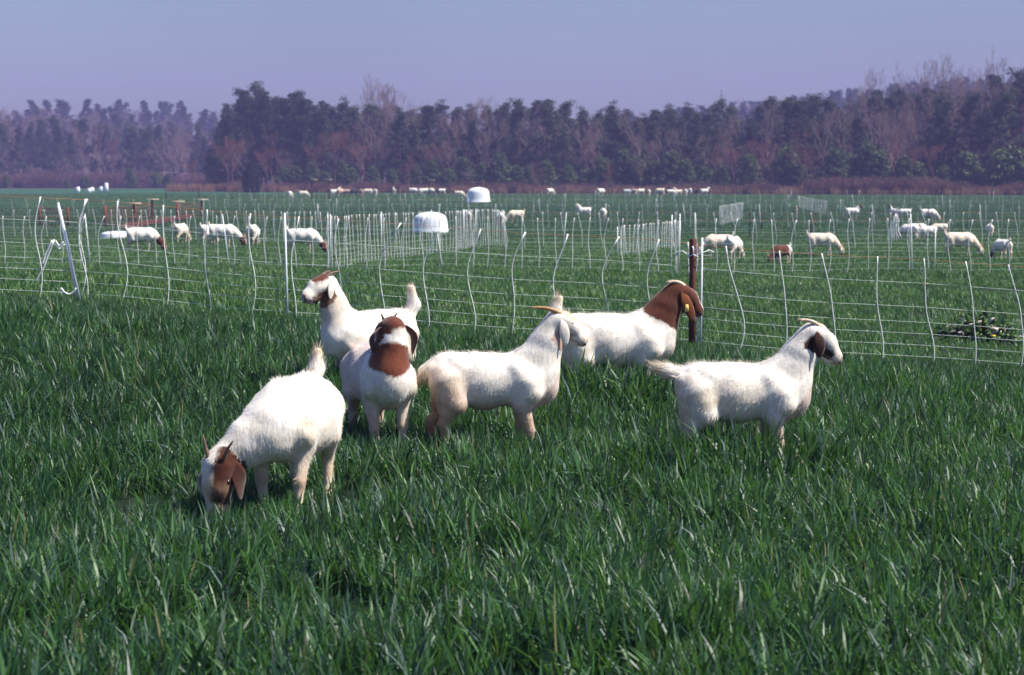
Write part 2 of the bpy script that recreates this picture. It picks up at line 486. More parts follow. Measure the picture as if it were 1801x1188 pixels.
TALL = []            # (x, y, radius, factor) rank spots
GRAZED = []          # (x, y, radius) spots eaten down
def build_grass():
    rng = random.Random(3)
    tall = [blade_clump('wheat_clump', rng, 30, 0.065, 0.10, 0.31, 0.0115, M['grass'], 0.42, 0.42) for _ in range(12)]
    short = [blade_clump('short_clump', rng, 60, 0.20, 0.05, 0.13, 0.010, M['grass_short'], 0.4, 0.5, 3) for _ in range(5)]
    far = [blade_clump('far_clump', rng, 60, 0.55, 0.06, 0.15, 0.022, M['grass_short'], 0.4, 0.5, 2) for _ in range(4)]
    p = wedge(3.0, 21.2, 0.31, 3.0, 108)
    X, Y = p[:, 0], p[:, 1]
    sc = 0.72 + 0.42 * patchy(X, Y, 1.9) + nrng.uniform(-0.14, 0.14, len(X))
    gap = patchy(X, Y, 3.1, 2.0) * patchy(X, Y, 1.3, 4.0)
    for gx, gy, gr in GRAZED:
        d = np.hypot(X - gx, Y - gy); sc *= 0.62 + 0.38 * smooth(gr * 0.5, gr, d)
    for gx, gy, gr, gf in TALL:
        d = np.hypot(X - gx, (Y - gy) * 1.3); sc *= 1 + (gf - 1) * (1 - smooth(gr * 0.55, gr, d))
    sc *= (1.08 + .12 * smooth(12.2, 14.5, Y)) * (1 - .62 * smooth(16.6, 19.2, Y))
    edge = 1 - smooth(FENCE_Y - 0.3, FENCE_Y + 0.8, Y); sc *= 0.6 + 0.4 * edge
    hol = patchy(X, Y, 4.3, 1.0) * patchy(X, Y, 2.2, 3.0)
    keep = ((gap < 0.60) & (hol < .44)) | (nrng.random(len(X)) < 0.20)
    X, Y, sc = X[keep], Y[keep], sc[keep]
    rot = np.stack([nrng.normal(0, 0.20, len(X)), nrng.normal(0.06, 0.20, len(X)), nrng.uniform(0, 6.283, len(X))], 1)
    scatter('tall_grass', np.stack([X, Y, ground_z(X, Y)], 1), rot, np.stack([sc * 0.95 + .1, sc * 0.95 + .1, sc], 1),
            nrng.integers(0, 12, len(X)), tall, 'tall dark green winter wheat in front of the netting', 'grass')
    p = wedge(20.0, 75, 0.31, 7, 13)
    X, Y = p[:, 0], p[:, 1]
    sc = 0.75 + 0.5 * patchy(X, Y, 0.9, 1.0) + nrng.uniform(-0.15, 0.15, len(X))
    rot = np.stack([nrng.normal(0, 0.1, len(X)), nrng.normal(0, 0.1, len(X)), nrng.uniform(0, 6.283, len(X))], 1)
    scatter('short_grass', np.stack([X, Y, ground_z(X, Y)], 1), rot, np.stack([sc, sc, sc], 1),
            nrng.integers(0, 5, len(X)), short, 'short grazed green grass behind the netting', 'grass')
    p = wedge(72, 240, 0.31, 16, 1.3)
    X, Y = p[:, 0], p[:, 1]
    sc = 0.8 + 0.4 * patchy(X, Y, 0.5, 1.0)
    rot = np.stack([X * 0, X * 0, nrng.uniform(0, 6.283, len(X))], 1)
    scatter('far_grass', np.stack([X, Y, ground_z(X, Y)], 1), rot, np.stack([sc, sc, sc], 1),
            nrng.integers(0, 4, len(X)), far, 'far green pasture grass below the tree line', 'grass')

# ------------------------------------------------------------------ goats: signed-distance bodies
def V3(*a): return np.array(a, float)
def unit(v): v = np.asarray(v, float); return v / (np.linalg.norm(v) + 1e-9)

def surface_nets(F, org, h):
    s = (F < 0)
    nx, ny, nz = F.shape
    acc = np.zeros((nx - 1, ny - 1, nz - 1, 3)); cnt = np.zeros((nx - 1, ny - 1, nz - 1))
    offs = [(i, j, k) for i in (0, 1) for j in (0, 1) for k in (0, 1)]
    def sl(o): return (slice(o[0], nx - 1 + o[0]), slice(o[1], ny - 1 + o[1]), slice(o[2], nz - 1 + o[2]))
    for a in offs:
        for ax in range(3):
            if a[ax]: continue
            b = list(a); b[ax] = 1
            fa, fb = F[sl(a)], F[sl(b)]
            m = (fa < 0) != (fb < 0)
            t = np.where(m, fa / np.where(m, fa - fb, 1), 0)
            for c in range(3):
                acc[..., c] += np.where(m, a[c] + (t if c == ax else 0), 0)
            cnt += m
    act = cnt > 0
    idx = -np.ones(act.shape, int); idx[act] = np.arange(act.sum())
    cell = np.argwhere(act)
    v = (cell + acc[act] / cnt[act][:, None]) * h + org
    quads = []
    for ax in range(3):
        a = [slice(1, -1)] * 3; b = [slice(1, -1)] * 3
        a[ax] = slice(0, -1); b[ax] = slice(1, None)
        sa, sb = s[tuple(a)], s[tuple(b)]
        w = np.argwhere(sa != sb); flip = sa[tuple(w.T)]
        base = w + 1; base[:, ax] -= 1
        u1, u2 = (ax + 1) % 3, (ax + 2) % 3
        def cid(d1, d2):
            c = base.copy(); c[:, u1] -= d1; c[:, u2] -= d2
            return idx[c[:, 0], c[:, 1], c[:, 2]]
        q = np.stack([cid(1, 1), cid(0, 1), cid(0, 0), cid(1, 0)], 1)
        q[~flip] = q[~flip][:, ::-1]
        quads.append(q)
    q = np.concatenate(quads); q = q[(q >= 0).all(1)]
    return v, q

def goat_prims(S):
    wd = S.get('width', 1.0); P = []
    def cone(a, ra, b, rb, k=0.05, ys=1.0): P.append((V3(*a), ra, V3(*b), rb, k, ys))
    ys = 0.88 * wd
    tq = S.get('tor', 1.0); tz = .512 + (1 - tq) * .14
    cone((-.25, 0, .560), .148, (-.05, 0, tz), .190 * tq, .05, ys)
    cone((-.05, 0, tz), .190 * tq, (.18, 0, tz + .006), .172 * tq, .05, ys)
    cone((.18, 0, tz + .006), .172 * tq, (.295, 0, .535), .128, .05, ys * .92)
    cone((.22, 0, .42), .09, (.325, 0, .46), .088, .06, ys * .9)
    cone((-.30, 0, .600), .105, (-.12, 0, .630), .075, .06, ys)
    cone((.02, 0, .620), .075, (.22, 0, .635), .075, .06, .8)
    poll = V3(*S['poll']); f = unit(S['hf']); u = V3(*S['hu']); u = unit(u - f * np.dot(u, f)); s = np.cross(u, f)
    th = poll - u * .055 + f * .01
    nb = S.get('nb', (.31, 0, .50)); nr = S.get('neckr', 1.0); hz = S.get('hsize', 1.0)
    cone(nb, .100 * nr, th, .060 * nr, .07, .85)
    cone((.21, 0, .63), .085 * nr, poll - f * .02 - u * .015, .062 * nr, .07, .80)
    cone((nb[0] - .02, 0, nb[2] + .06), .105, (poll * .55 + V3(.27, 0, .57) * .45), .080 * nr, .07, .85)
    fr = S.get('front', ((0, 0), (0, 0))); hr = S.get('hind', ((0, 0), (0, 0)))
    for i, sg in enumerate((1, -1)):
        y = .085 * wd
        dk, df = fr[i]
        cone((.235, sg * y, .52), .088, (.195, sg * (y + .012), .385), .056, .05)
        cone((.195, sg * (y + .012), .385), .050, (.225 + dk, sg * (y + .005), .215), .031, .03)
        cone((.225 + dk, sg * (y + .005), .215), .030, (.225 + df, sg * y, .075), .021, .02)
        cone((.225 + df, sg * y, .075), .025, (.245 + df, sg * y, .018), .029, .015)
        dk, df = hr[i]
        cone((-.285, sg * y * .95, .545), .105, (-.225, sg * (y + .022), .405), .072, .05)
        cone((-.31, sg * y, .50), .080, (-.33 + dk * .5, sg * (y + .01), .36), .045, .05)
        cone((-.235, sg * (y + .02), .400), .062, (-.365 + dk, sg * y, .265), .033, .03)
        cone((-.365 + dk, sg * y, .265), .031, (-.355 + df, sg * y, .080), .022, .02)
        cone((-.355 + df, sg * y, .080), .025, (-.335 + df, sg * y, .018), .029, .015)
    f0, u0, s0 = f, u, s
    f, u, s = f * hz, u * hz, s * hz
    for sg in (1, -1):
        P.append((V3(-.235, sg * .095 * wd, .655), .030, V3(-.20, sg * .10 * wd, .64), .026, .05, 1.0))
        P.append((V3(-.385, sg * .055 * wd, .61), .030, V3(-.37, sg * .06 * wd, .60), .03, .04, 1.0))
        P.append((V3(.15, sg * .098 * wd, .62), .030, V3(.27, sg * .118 * wd, .46), .052, .04, 1.0))
    if 'belly' in S:
        bz = S['belly']; P.append((V3(-.12, 0, bz), .165, V3(.18, 0, bz + .01), .15, .06, ys))
    # head
    cone(poll + f * .025, .070 * hz, poll + f * .10 + u * .004, .055 * hz, .03)
    cone(poll + f * .09 + u * .004, .052 * hz, poll + f * .185 - u * .022, .041 * hz, .03)
    cone(poll + f * .175 - u * .030, .039 * hz, poll + f * .205 - u * .034, .034 * hz, .02)
    cone(poll + f * .035 - u * .050, .045 * hz, poll + f * .165 - u * .062, .028 * hz, .03)
    for sg in (1, -1):
        cone(poll + f * .055 + u * .030 + s * sg * .038, .022, poll + f * .085 + u * .022 + s * sg * .036, .016, .02)
    # tail
    tl = [V3(*q) for q in S['tail']]
    tr = S.get('tr', .034)
    for j, (a, b) in enumerate(zip(tl[:-1], tl[1:])):
        cone(a, tr * (1.0 - .1 * j), b, tr * (.9 - .25 * j), .03, 1.0)
    return P, (poll, f, u, s, th)   # axes carry the head size

def sdf(prims, X, Y, Z):
    d = None
    for a, ra, b, rb, k, ys in prims:
        ab = b - a; L2 = ab[0] ** 2 + (ab[1] / ys) ** 2 + ab[2] ** 2 + 1e-9
        px, py, pz = X - a[0], (Y - a[1]) / ys, Z - a[2]
        t = np.clip((px * ab[0] + py * ab[1] / ys + pz * ab[2]) / L2, 0, 1)
        e = np.sqrt((px - t * ab[0]) ** 2 + (py - t * ab[1] / ys) ** 2 + (pz - t * ab[2]) ** 2) - (ra + t * (rb - ra))
        if d is None: d = e
        else:
            hh = np.clip(0.5 + 0.5 * (e - d) / k, 0, 1)
            d = e * (1 - hh) + d * hh - k * hh * (1 - hh)
    return d

def wob(p, s, ph=0.0):
    return (np.sin(p[:, 0] * s + ph) + np.sin(p[:, 1] * s * 1.3 + 1.7 + ph) + np.sin(p[:, 2] * s * 1.1 + 3.1 * ph)
            + .6 * np.sin((p[:, 0] + p[:, 2]) * s * 2.7 + ph) + .5 * np.sin((p[:, 1] - p[:, 2]) * s * 3.9)) / 4.1

WHITE = V3(.84, .80, .745); CREAM = V3(.70, .55, .36); TAN = V3(.52, .34, .22); BROWN = V3(.100, .026, .013)
DARKB = V3(.050, .018, .012); PINK = V3(.60, .40, .36); BLACK = V3(.018, .014, .014); GREY = V3(.50, .47, .45)

def coat_colors(v, S, fr):
    v = v + .008 * np.stack([wob(v, 150), wob(v, 170, 1.0), wob(v, 130, 2.0)], 1)
    poll, f, u, s, th = fr
    r = v - poll
    hz2 = float(np.dot(f, f)); hf, hu, hs = r @ f / hz2, r @ u / hz2, r @ s / hz2
    nb = V3(.29, 0, .56); ax = poll - nb; L = np.linalg.norm(ax); ax /= L
    nt = ((v - nb) @ ax) / L
    lat = np.linalg.norm((v - nb) - np.outer((v - nb) @ ax, ax), axis=1)
    head_zone = (np.linalg.norm(r - f * .09, axis=1) < .17) | ((nt > .85) & (lat < .16))
    neck_zone = (lat < .17) & (nt > -0.1) & (nt < 1.25) & (v[:, 0] > .12)
    c = np.tile(WHITE, (len(v), 1))
    def paint(mask, col):
        m = np.clip(mask, 0, 1)[:, None]
        c[:] = c * (1 - m) + np.asarray(col) * m
    def soft(x, w=.02): return np.clip(.5 + x / w, 0, 1)
    # stained legs, rump and belly
    paint(soft(.34 - v[:, 2] + .05 * wob(v, 30), .16) * .45, CREAM)
    paint(soft(.05 - np.abs(v[:, 1]) * .3 - (v[:, 2] - .37), .08) * .35 * (np.abs(v[:, 0]) < .3), TAN)
    paint((v[:, 0] < -.33) * soft(.52 - v[:, 2], .2) * .40, TAN)
    tl = V3(*S['tail'][-1])
    paint(soft(.05 - np.linalg.norm(v - tl, axis=1), .06) * .7, CREAM)
    paint((hf > .19) * .5, PINK)
    S['paint'](locals())
    fz = head_zone & (hf > .12)
    paint((np.hypot(hf - .222, np.abs(hs) - .019) < .010) * (hu > -.05) * .8, DARKB)
    paint(fz * (np.abs(hu + .058) < .005) * .7, TAN * .5)
    dirt = np.clip(wob(v, 22, 1.0) * 1.6 - .15, 0, 1) * np.clip((.62 - v[:, 2]) / .25, 0, 1)
    c *= 1 - dirt[:, None] * V3(.10, .20, .34)
    knee = np.clip(1 - np.abs(v[:, 2] - .215) / .05, 0, 1) * (v[:, 0] > .1) * (v[:, 2] < .3); paint(knee * .5, TAN * .8)
    hoof = soft(.035 - v[:, 2], .01); paint(hoof, DARKB)
    return np.clip(c, 0, 1)

def make_body(name, S, h):
    prims, fr = goat_prims(S)
    lo = np.min([np.minimum(a - ra, b - rb) for a, ra, b, rb, k, y in prims], 0) - .05
    hi = np.max([np.maximum(a + ra, b + rb) for a, ra, b, rb, k, y in prims], 0) + .05
    n = np.ceil((hi - lo) / h).astype(int) + 2
    X = (lo[0] + np.arange(n[0]) * h)[:, None, None]; Y = (lo[1] + np.arange(n[1]) * h)[None, :, None]; Z = (lo[2] + np.arange(n[2]) * h)[None, None, :]
    X, Y, Z = np.broadcast_arrays(X, Y, Z)
    F = sdf(prims, X, Y, Z)
    # muscle and fleece lumps
    F = F + .003 * np.sin(X * 23 + 2 * np.sin(Z * 17)) * np.sin(Y * 19 + Z * 21) * (Z > .33)
    v, q = surface_nets(F, lo, h)
    col = coat_colors(v, S, fr)
    me = mesh_np(name, v, q, M['coat'], True, col)
    return me, v, q, col, fr

def hair_mesh(name, v, q, col, rng, n, fr, ln=.026, tailpts=None, ridge=True):
    tri = q[:, :3]
    a, b, cc = v[tri[:, 0]], v[tri[:, 1]], v[tri[:, 2]]
    nm = np.cross(b - a, cc - a); ar = np.linalg.norm(nm, axis=1); nm /= ar[:, None] + 1e-12
    pz = ar * (a[:, 2] > .16)
    poll, f = fr[0], fr[1]
    pz = pz * np.where(np.linalg.norm(a - poll - f * .1, axis=1) < .15, .5, 1.0)
    pk = rng.choice(len(tri), n, p=pz / pz.sum())
    w = rng.dirichlet((1, 1, 1), n)
    p = a[pk] * w[:, :1] + b[pk] * w[:, 1:2] + cc[pk] * w[:, 2:]
    nn = nm[pk]
    lay = np.tile(V3(-.6, 0, -.75), (n, 1)) + rng.normal(0, .25, (n, 3))
    lay -= nn * np.sum(lay * nn, axis=1)[:, None]
    lay /= np.linalg.norm(lay, axis=1)[:, None] + 1e-9
    lift = rng.uniform(.05, .36, n)
    l = ln * rng.uniform(.5, 1.3, n) * np.where(np.linalg.norm(p - poll - f * .1, axis=1) < .15, .4, 1)
    if ridge:
        rd = (np.abs(p[:, 1]) < .035) & (p[:, 2] > .60) & (p[:, 0] < .25) & (nn[:, 2] > .6)
        lift = np.where(rd, rng.uniform(.5, 1.3, n), lift); l = np.where(rd, l * 1.25, l)
    low = (p[:, 2] < .46) & (p[:, 2] > .3); l = np.where(low, l * 1.35, l)
    tb = tailpts[0]
    tz = np.min([np.linalg.norm(p - (tb + (tailpts[-1] - tb) * k), axis=1) for k in (.3, .6, .9, 1.0)], 0) < .075
    tdir = unit(tailpts[-1] - tb)
    lay = np.where(tz[:, None], tdir[None, :], lay); lift = np.where(tz, rng.uniform(.15, .7, n), lift); l = np.where(tz, l * 1.9, l)
    d = lay + nn * lift[:, None]; d /= np.linalg.norm(d, axis=1)[:, None]
    sd = np.cross(d, nn); sd /= np.linalg.norm(sd, axis=1)[:, None] + 1e-9
    hw = (.0017 * rng.uniform(.7, 1.3, n))[:, None]
    root = p - nn * .002
    vv = np.stack([root - sd * hw, root + sd * hw, root + d * l[:, None]], 1).reshape(-1, 3)
    ff = np.arange(3 * n).reshape(-1, 3)
    c = np.repeat((col[q[pk, 0]] * rng.uniform(.74, 1.12, (n, 1))), 3, 0)
    return mesh_np(name, vv, ff, M['coat'], False, np.clip(c, 0, 1))

def ear_mesh(name, fr, sg, col, out=.05, ln=.19, wd=.036, fwd=.03, col2=None, sweep=0.0):
    poll, f, u, s = fr[:4]
    dn = V3(0, 0, -1.0) * .8 * np.linalg.norm(u) - u * .2; k_ = np.linalg.norm(u); wd = wd * k_
    b = poll + f * .005 + u * .012 + s * sg * .055
    pts = []; W = []; Tt = []
    for i in range(9):
        t = i / 8
        o = out * math.sin(min(t * 1.6, 1.0) * 1.57) * (1 - .25 * t)
        pts.append(b + s * sg * o + dn * (ln * max(0, t - .06) ** 1.15) + f * (fwd * t + sweep * t * t))
        W.append(wd * (math.sin(min(1, t * 1.25 + .18) * 1.45) * (1 - t ** 5) + .08)); Tt.append(.0065 * (1 - .5 * t))
    m = MB(); m.loft(pts, W, Tt, 10, f)
    v = np.concatenate(m.v)
    c = np.tile(np.asarray(col), (len(v), 1))
    if col2 is not None:
        edge = np.clip(((v - b) @ f - .0) / .03, 0, 1)[:, None]
        c = c * (1 - edge) + np.asarray(col2) * edge
    return m.mesh(name, M['coat'], True, c)

def horn_mesh(name, fr, sg, mat, ln=.17, back=1.0, spread=.25, r=.019, curl=1.5, up0=.5):
    poll, f, u, s = fr[:4]
    p = poll + f * .035 + u * .048 + s * sg * .026
    pts = [p - u * .015]; ang = up0
    for i in range(18):
        t = i / 17
        d = u * math.cos(ang) - f * math.sin(ang) * back + s * sg * spread * (0.4 + t)
        pts.append(pts[-1] + unit(d) * np.linalg.norm(u) * ln / 18); ang += curl / 18
    m = MB(); m.loft(pts, np.linspace(r * 1.2, r * .28, 19) * (1 + .09 * np.cos(np.arange(19) * math.pi)), None, 8)
    return m.mesh(name, mat, True)

def eye_mesh(name, fr, sg):
    poll, f, u, s = fr[:4]
    c = poll + f * .078 + u * .024 + s * sg * .050
    m = MB(); a = np.linspace(0.05, math.pi - .05, 6)
    m.loft([c + s * sg * .013 * math.cos(k) for k in a], [.0155 * math.sin(k) for k in a], None, 8, f)
    return m.mesh(name, M['eye'], True)

def near_goat(label, loc, heading, sc, S, seed, ears, horns, hair_n=15000, tagged=False):
    root = empty('goat', loc, R(heading), sc)
    tag(root, label, 'goat', 'goats standing in the tall grass')
    me, v, q, col, fr = make_body('goat_body', S, .0115)
    b = obj('body', me, root)
    obj('coat_hair', hair_mesh('coat_hair', v, q, col, np.random.default_rng(seed), hair_n, fr, S.get('hair', .023), [V3(*k) for k in S['tail']]), b)
    for sg, e in zip((1, -1), ears):
        obj('ear', ear_mesh('ear', fr, sg, **e), root)
        obj('eye', eye_mesh('eye', fr, sg), root)
    for sg, hsp in zip((1, -1), horns):
        if hsp: obj('horn', horn_mesh('horn', fr, sg, **hsp), root)
    if tagged:
        poll, f, u, s = fr[:4]
        c = poll + s * -.088 + f * .055 + V3(0, 0, -.085)
        m = MB(); m.loft([c + V3(0, 0, .022), c, c - V3(0, 0, .028)], [.010, .013, .013], [.003] * 3, 6, f)
        obj('ear_tag', m.mesh('ear_tag', M['tag']), root)
    return root

def P_none(L): pass

def tallspot(p, r, f, dy):
    TALL.append((p.x, p.y + dy, r, f)); return p

def build_near_goats():
    # A: grazing, coming towards the viewer
    def pa(L):
        paint, soft, hf, hu, hs, v, head, nt = (L[k] for k in ('paint', 'soft', 'hf', 'hu', 'hs', 'v', 'head_zone', 'nt'))
        w = wob(v, 40)
        paint(soft(hs - .004 + .012 * w) * head * (hf > -.05) * (hf < .17) , BROWN * .7)
        paint(soft(hs - .01) * head * (hf >= .165) * .8, TAN)
    A = dict(hsize=1.32, neckr=1.15, poll=(.47, -.23, .35), hf=(.20, -.10, -.95), hu=(.95, -.15, .25), nb=(.33, -.02, .46), belly=.455, width=1.20,
             tail=[(-.385, 0, .65), (-.43, .01, .73), (-.435, .015, .82)], tr=.044, paint=pa,
             front=((.02, .03), (-.02, -.03)), hind=((.05, .06), (-.01, -.02)))
    p = hit(516, 905); GRAZED.append((p.x - .25, p.y - .2, 1.0))
    near_goat('white goat with half brown face and short dark horns, head down grazing', p, -100, 1.05, A, 1,
              [dict(col=BROWN * .7, col2=BROWN * .5, out=.030, ln=.15), dict(col=WHITE * .95, out=.035, ln=.15)],
              [dict(mat=M['horn_dark'], ln=.13, spread=.45, r=.014, curl=.5, up0=1.0), dict(mat=M['horn_dark'], ln=.13, spread=.30, r=.014, curl=.4, up0=1.1)])
    # B: looking left, behind
    def pb(L):
        paint, soft, hf, hu, hs, v, head, nt = (L[k] for k in ('paint', 'soft', 'hf', 'hu', 'hs', 'v', 'head_zone', 'nt'))
        w = wob(v, 45)
        paint(soft(hu - .035 + .008 * w) * head * (hf > -.05) * (hf < .12), BROWN)
        paint(soft(-hu - .028 + .012 * w) * head * (hf > .0) * (hf < .18), BROWN * .8)
        paint(L['neck_zone'] * soft(nt - .3, .3) * soft(.75 - nt, .2) * .35, TAN)
    B = dict(poll=(.40, .0, .95), hsize=1.1, hf=(.93, 0.02, -.36), hu=(.36, 0, .93), nb=(.31, 0, .54), width=1.0,
             tail=[(-.38, 0, .64), (-.44, 0, .74), (-.41, .0, .87)], tr=.056, paint=pb, hair=.015)
    near_goat('white goat with a brown cap and brown jaw, upright tail, looking along the netting', tallspot(hit(650, 708), .8, 1.2, -.5), -139, .98, B, 2,
              [dict(col=WHITE * .9, out=.03, ln=.13, wd=.028), dict(col=BROWN * .8, out=.04, ln=.17)],
              [dict(mat=M['horn_dark'], ln=.14, spread=.25, r=.016, curl=.9, up0=1.1)] * 2)
    # C: body towards the viewer, head turned away
    def pc(L):
        paint, soft, hf, hu, hs, v, head, nt = (L[k] for k in ('paint', 'soft', 'hf', 'hu', 'hs', 'v', 'head_zone', 'nt'))
        w = wob(v, 28); 
        d = np.linalg.norm((v - V3(.40, -.01, .66)) * V3(.6, .92, 1.3), axis=1)
        paint(soft(.150 + .030 * w - d, .014) * (v[:, 0] > .15), BROWN * 1.6)
        paint(soft(np.abs(hs) - .052 + .012 * w) * head, BROWN)
        paint(soft(hu + .028 + .012 * w) * head, BROWN * 1.3)
    C = dict(poll=(.27, .02, .845), hsize=1.08, neckr=1.30, hf=(-.88, -.22, -.30), hu=(-.25, -.1, .94), nb=(.31, 0, .52), width=1.06,
             tail=[(-.38, 0, .64), (-.43, 0, .60), (-.45, 0, .52)], paint=pc, front=((0, .0), (.02, .04)))
    near_goat('stocky white goat with large brown neck patch, head turned away', hit(668, 800), -72, 1.0, C, 3,
              [dict(col=DARKB * 1.6, out=.085, ln=.15), dict(col=DARKB * 1.6, out=.12, ln=.19, wd=.042)],
              [dict(mat=M['horn_dark'], ln=.07, spread=.5, r=.013, curl=.4, up0=.3)] * 2)
    # D: side on, facing right
    def pd(L):
        paint, soft, hf, hu, hs, v, head, nt = (L[k] for k in ('paint', 'soft', 'hf', 'hu', 'hs', 'v', 'head_zone', 'nt'))
        w = wob(v, 30)
        paint(soft(-.19 - v[:, 0] + .05 * w, .14) * soft(.58 - v[:, 2] + .04 * w, .16) * .65, V3(.62, .38, .24))
        paint(soft(.40 - v[:, 2] + .03 * w, .10) * (np.abs(v[:, 0]) < .25) * .55, TAN)
        paint(soft(.30 - v[:, 2], .1) * (v[:, 0] < -.1) * .6, V3(.40, .19, .11))
        paint(soft(hu - .045) * head * (hf < .1) * .8, TAN)
        paint(soft(-hu - .022 + .01 * w, .02) * head * (hf > .02) * (hf < .13) * .7, V3(.34, .17, .13))  # shade below the ear and jaw, painted into the cheek colour
    D = dict(poll=(.44, .0, .925), hf=(.82, .0, -.57), hu=(.60, 0, .80), nb=(.32, 0, .53), tor=.90, width=.98,
             tail=[(-.385, 0, .64), (-.43, 0, .60), (-.455, 0, .53)], paint=pd,
             front=((-.03, -.04), (.02, .03)), hind=((-.02, -.03), (.05, .08)))
    near_goat('plain white goat with swept back tan horns, side on with stained tan hind legs', hit(864, 814), 4, 1.0, D, 4,
              [dict(col=WHITE * .95, out=.04, ln=.15, wd=.032), dict(col=WHITE, out=.026, ln=.165, wd=.033, fwd=.05)],
              [dict(mat=M['horn_tan'], ln=.25, spread=.22, r=.019, curl=.9, up0=1.5), dict(mat=M['horn_tan'], ln=.25, spread=.10, r=.019, curl=.8, up0=1.5)])
    # E: brown head and neck
    def pe(L):
        paint, soft, hf, hu, hs, v, head, nt = (L[k] for k in ('paint', 'soft', 'hf', 'hu', 'hs', 'v', 'head_zone', 'nt'))
        w = wob(v, 30)
        paint(np.maximum(soft(nt - .28 + .04 * w, .03) * L['neck_zone'], head * soft(nt - .28 + .04 * w, .03)), BROWN)
        paint(head * (hf > -.1), BROWN)
        paint(soft(.020 - np.abs(hs), .008) * (hu > .0) * (hf > .06) * head, WHITE)
        paint(soft(-.05 - hu, .03) * head * .5, DARKB)
    E = dict(hsize=1.04, neckr=1.10, poll=(.460, .0, .875), hf=(.80, -.05, -.60), hu=(.54, 0, .84), nb=(.32, 0, .53), width=1.06,
             tail=[(-.385, 0, .65), (-.43, 0, .73), (-.40, 0, .82)], tr=.050, paint=pe)
    near_goat('white goat with dark brown head and neck and yellow ear tag by the brown post', tallspot(hit(1080, 728), 1.0, 1.35, -.4), 8, 1.08, E, 5,
              [dict(col=BROWN, out=.04, ln=.2), dict(col=BROWN * .9, col2=V3(.20, .065, .022), out=.026, ln=.17, wd=.037, fwd=.08, sweep=.06)],  # second tone on the near ear paints its sunlit orange edge
              [dict(mat=M['horn_pale'], ln=.15, spread=.15, r=.02, curl=1.6, up0=1.1)] * 2, tagged=True)
    # F: right, facing right
    def pf(L):
        paint, soft, hf, hu, hs, v, head, nt = (L[k] for k in ('paint', 'soft', 'hf', 'hu', 'hs', 'v', 'head_zone', 'nt'))
        w = wob(v, 40)
        paint(soft(-hu - .015 + .01 * w) * head * (hf > -.01) * (hf < .17) * (nt > .7), DARKB * .7)
        paint(soft(.58 - v[:, 2] + .05 * w, .12) * soft(v[:, 2] - .44, .1) * (v[:, 0] < .15) * .35, V3(.66, .54, .38))
        paint(soft(hu - .04) * head * (hf < .1) * .5, V3(.6, .35, .25))
    F = dict(hsize=1.06, poll=(.455, .0, .90), hf=(.76, -.04, -.65), hu=(.70, 0, .72), nb=(.32, 0, .53), tor=.94, width=1.05,
             tail=[(-.385, 0, .645), (-.46, .0, .665), (-.53, 0, .685)], tr=.046, paint=pf, hair=.028,
             front=((-.05, -.08), (.0, .0)))
    near_goat('white goat with ivory horns and a dark brown cheek, tail stretched out behind it', tallspot(hit(1302, 838), 1.0, 1.42, -.45), 3, 1.0, F, 6,
              [dict(col=WHITE * .95, out=.03, ln=.14), dict(col=DARKB * .8, out=.03, ln=.15, wd=.036)],
              [dict(mat=M['horn_pale'], ln=.17, spread=.14, r=.018, curl=1.3, up0=1.2)] * 2)
build_near_goats()

# ------------------------------------------------------------------ goats further back
def S_graze(turn=0.0, paint=P_none):
    return dict(poll=(.56, turn, .30), hf=(.45, turn * .6, -.89), hu=(.89, 0, .45), nb=(.33, 0, .47), width=1.08,
                tail=[(-.385, 0, .655), (-.44, 0, .71), (-.43, 0, .80)], paint=paint, front=((.03, .05), (-.03, -.04)), hind=((.03, .04), (-.03, -.04)))
def S_stand(paint=P_none):
    return dict(poll=(.47, .0, .90), hf=(.85, 0, -.52), hu=(.52, 0, .85), width=1.0,
                tail=[(-.385, 0, .655), (-.45, 0, .70), (-.46, 0, .78)], paint=paint)
def p_brownhead(L):
    L['paint'](L['head_zone'] * 1.0, BROWN); L['paint'](L['soft'](L['nt'] - .5, .05) * L['neck_zone'], BROWN)
    L['paint'](L['soft'](.02 - np.abs(L['hs']), .01) * (L['hf'] > .12) * L['head_zone'], WHITE)
def p_headonly(L):
    L['paint'](L['head_zone'] * 1.0, BROWN); L['paint'](L['soft'](.02 - np.abs(L['hs']), .01) * (L['hu'] > 0) * L['head_zone'], WHITE)
def p_cream(L): L['paint'](np.full(len(L['v']), .45), CREAM); L['paint'](L['head_zone'] * .4, CREAM)
def p_brownall(L):
    L['paint'](L['soft'](L['v'][:, 0] + .22 + .05 * wob(L['v'], 20), .05), BROWN); L['paint'](L['head_zone'] * 1., DARKB * 1.5)
def p_black(L): L['paint'](np.full(len(L['v']), 1.0), BLACK)
def p_pink(L): L['paint'](np.full(len(L['v']), .8), V3(.42, .24, .17))
PROTO = {}
def proto(key):
    if key not in PROTO:
        pose, coat = key.split('/')
        pt = dict(white=P_none, brownhead=p_brownhead, head=p_headonly, cream=p_cream, brown=p_brownall, black=p_black, tan=p_pink)[coat]
        S = {'graze': lambda: S_graze(0, pt), 'turn': lambda: S_graze(.12, pt), 'stand': lambda: S_stand(pt)}[pose]()
        me, v, q, col, fr = make_body('goat_body_far', S, .024)
        ec = BROWN if coat in ('brownhead', 'head', 'brown') else (BLACK if coat == 'black' else WHITE * .9)
        PROTO[key] = (me, [ear_mesh('ear_far', fr, sg, ec) for sg in (1, -1)], [horn_mesh('horn_far', fr, sg, M['horn_tan']) for sg in (1, -1)])
    return PROTO[key]

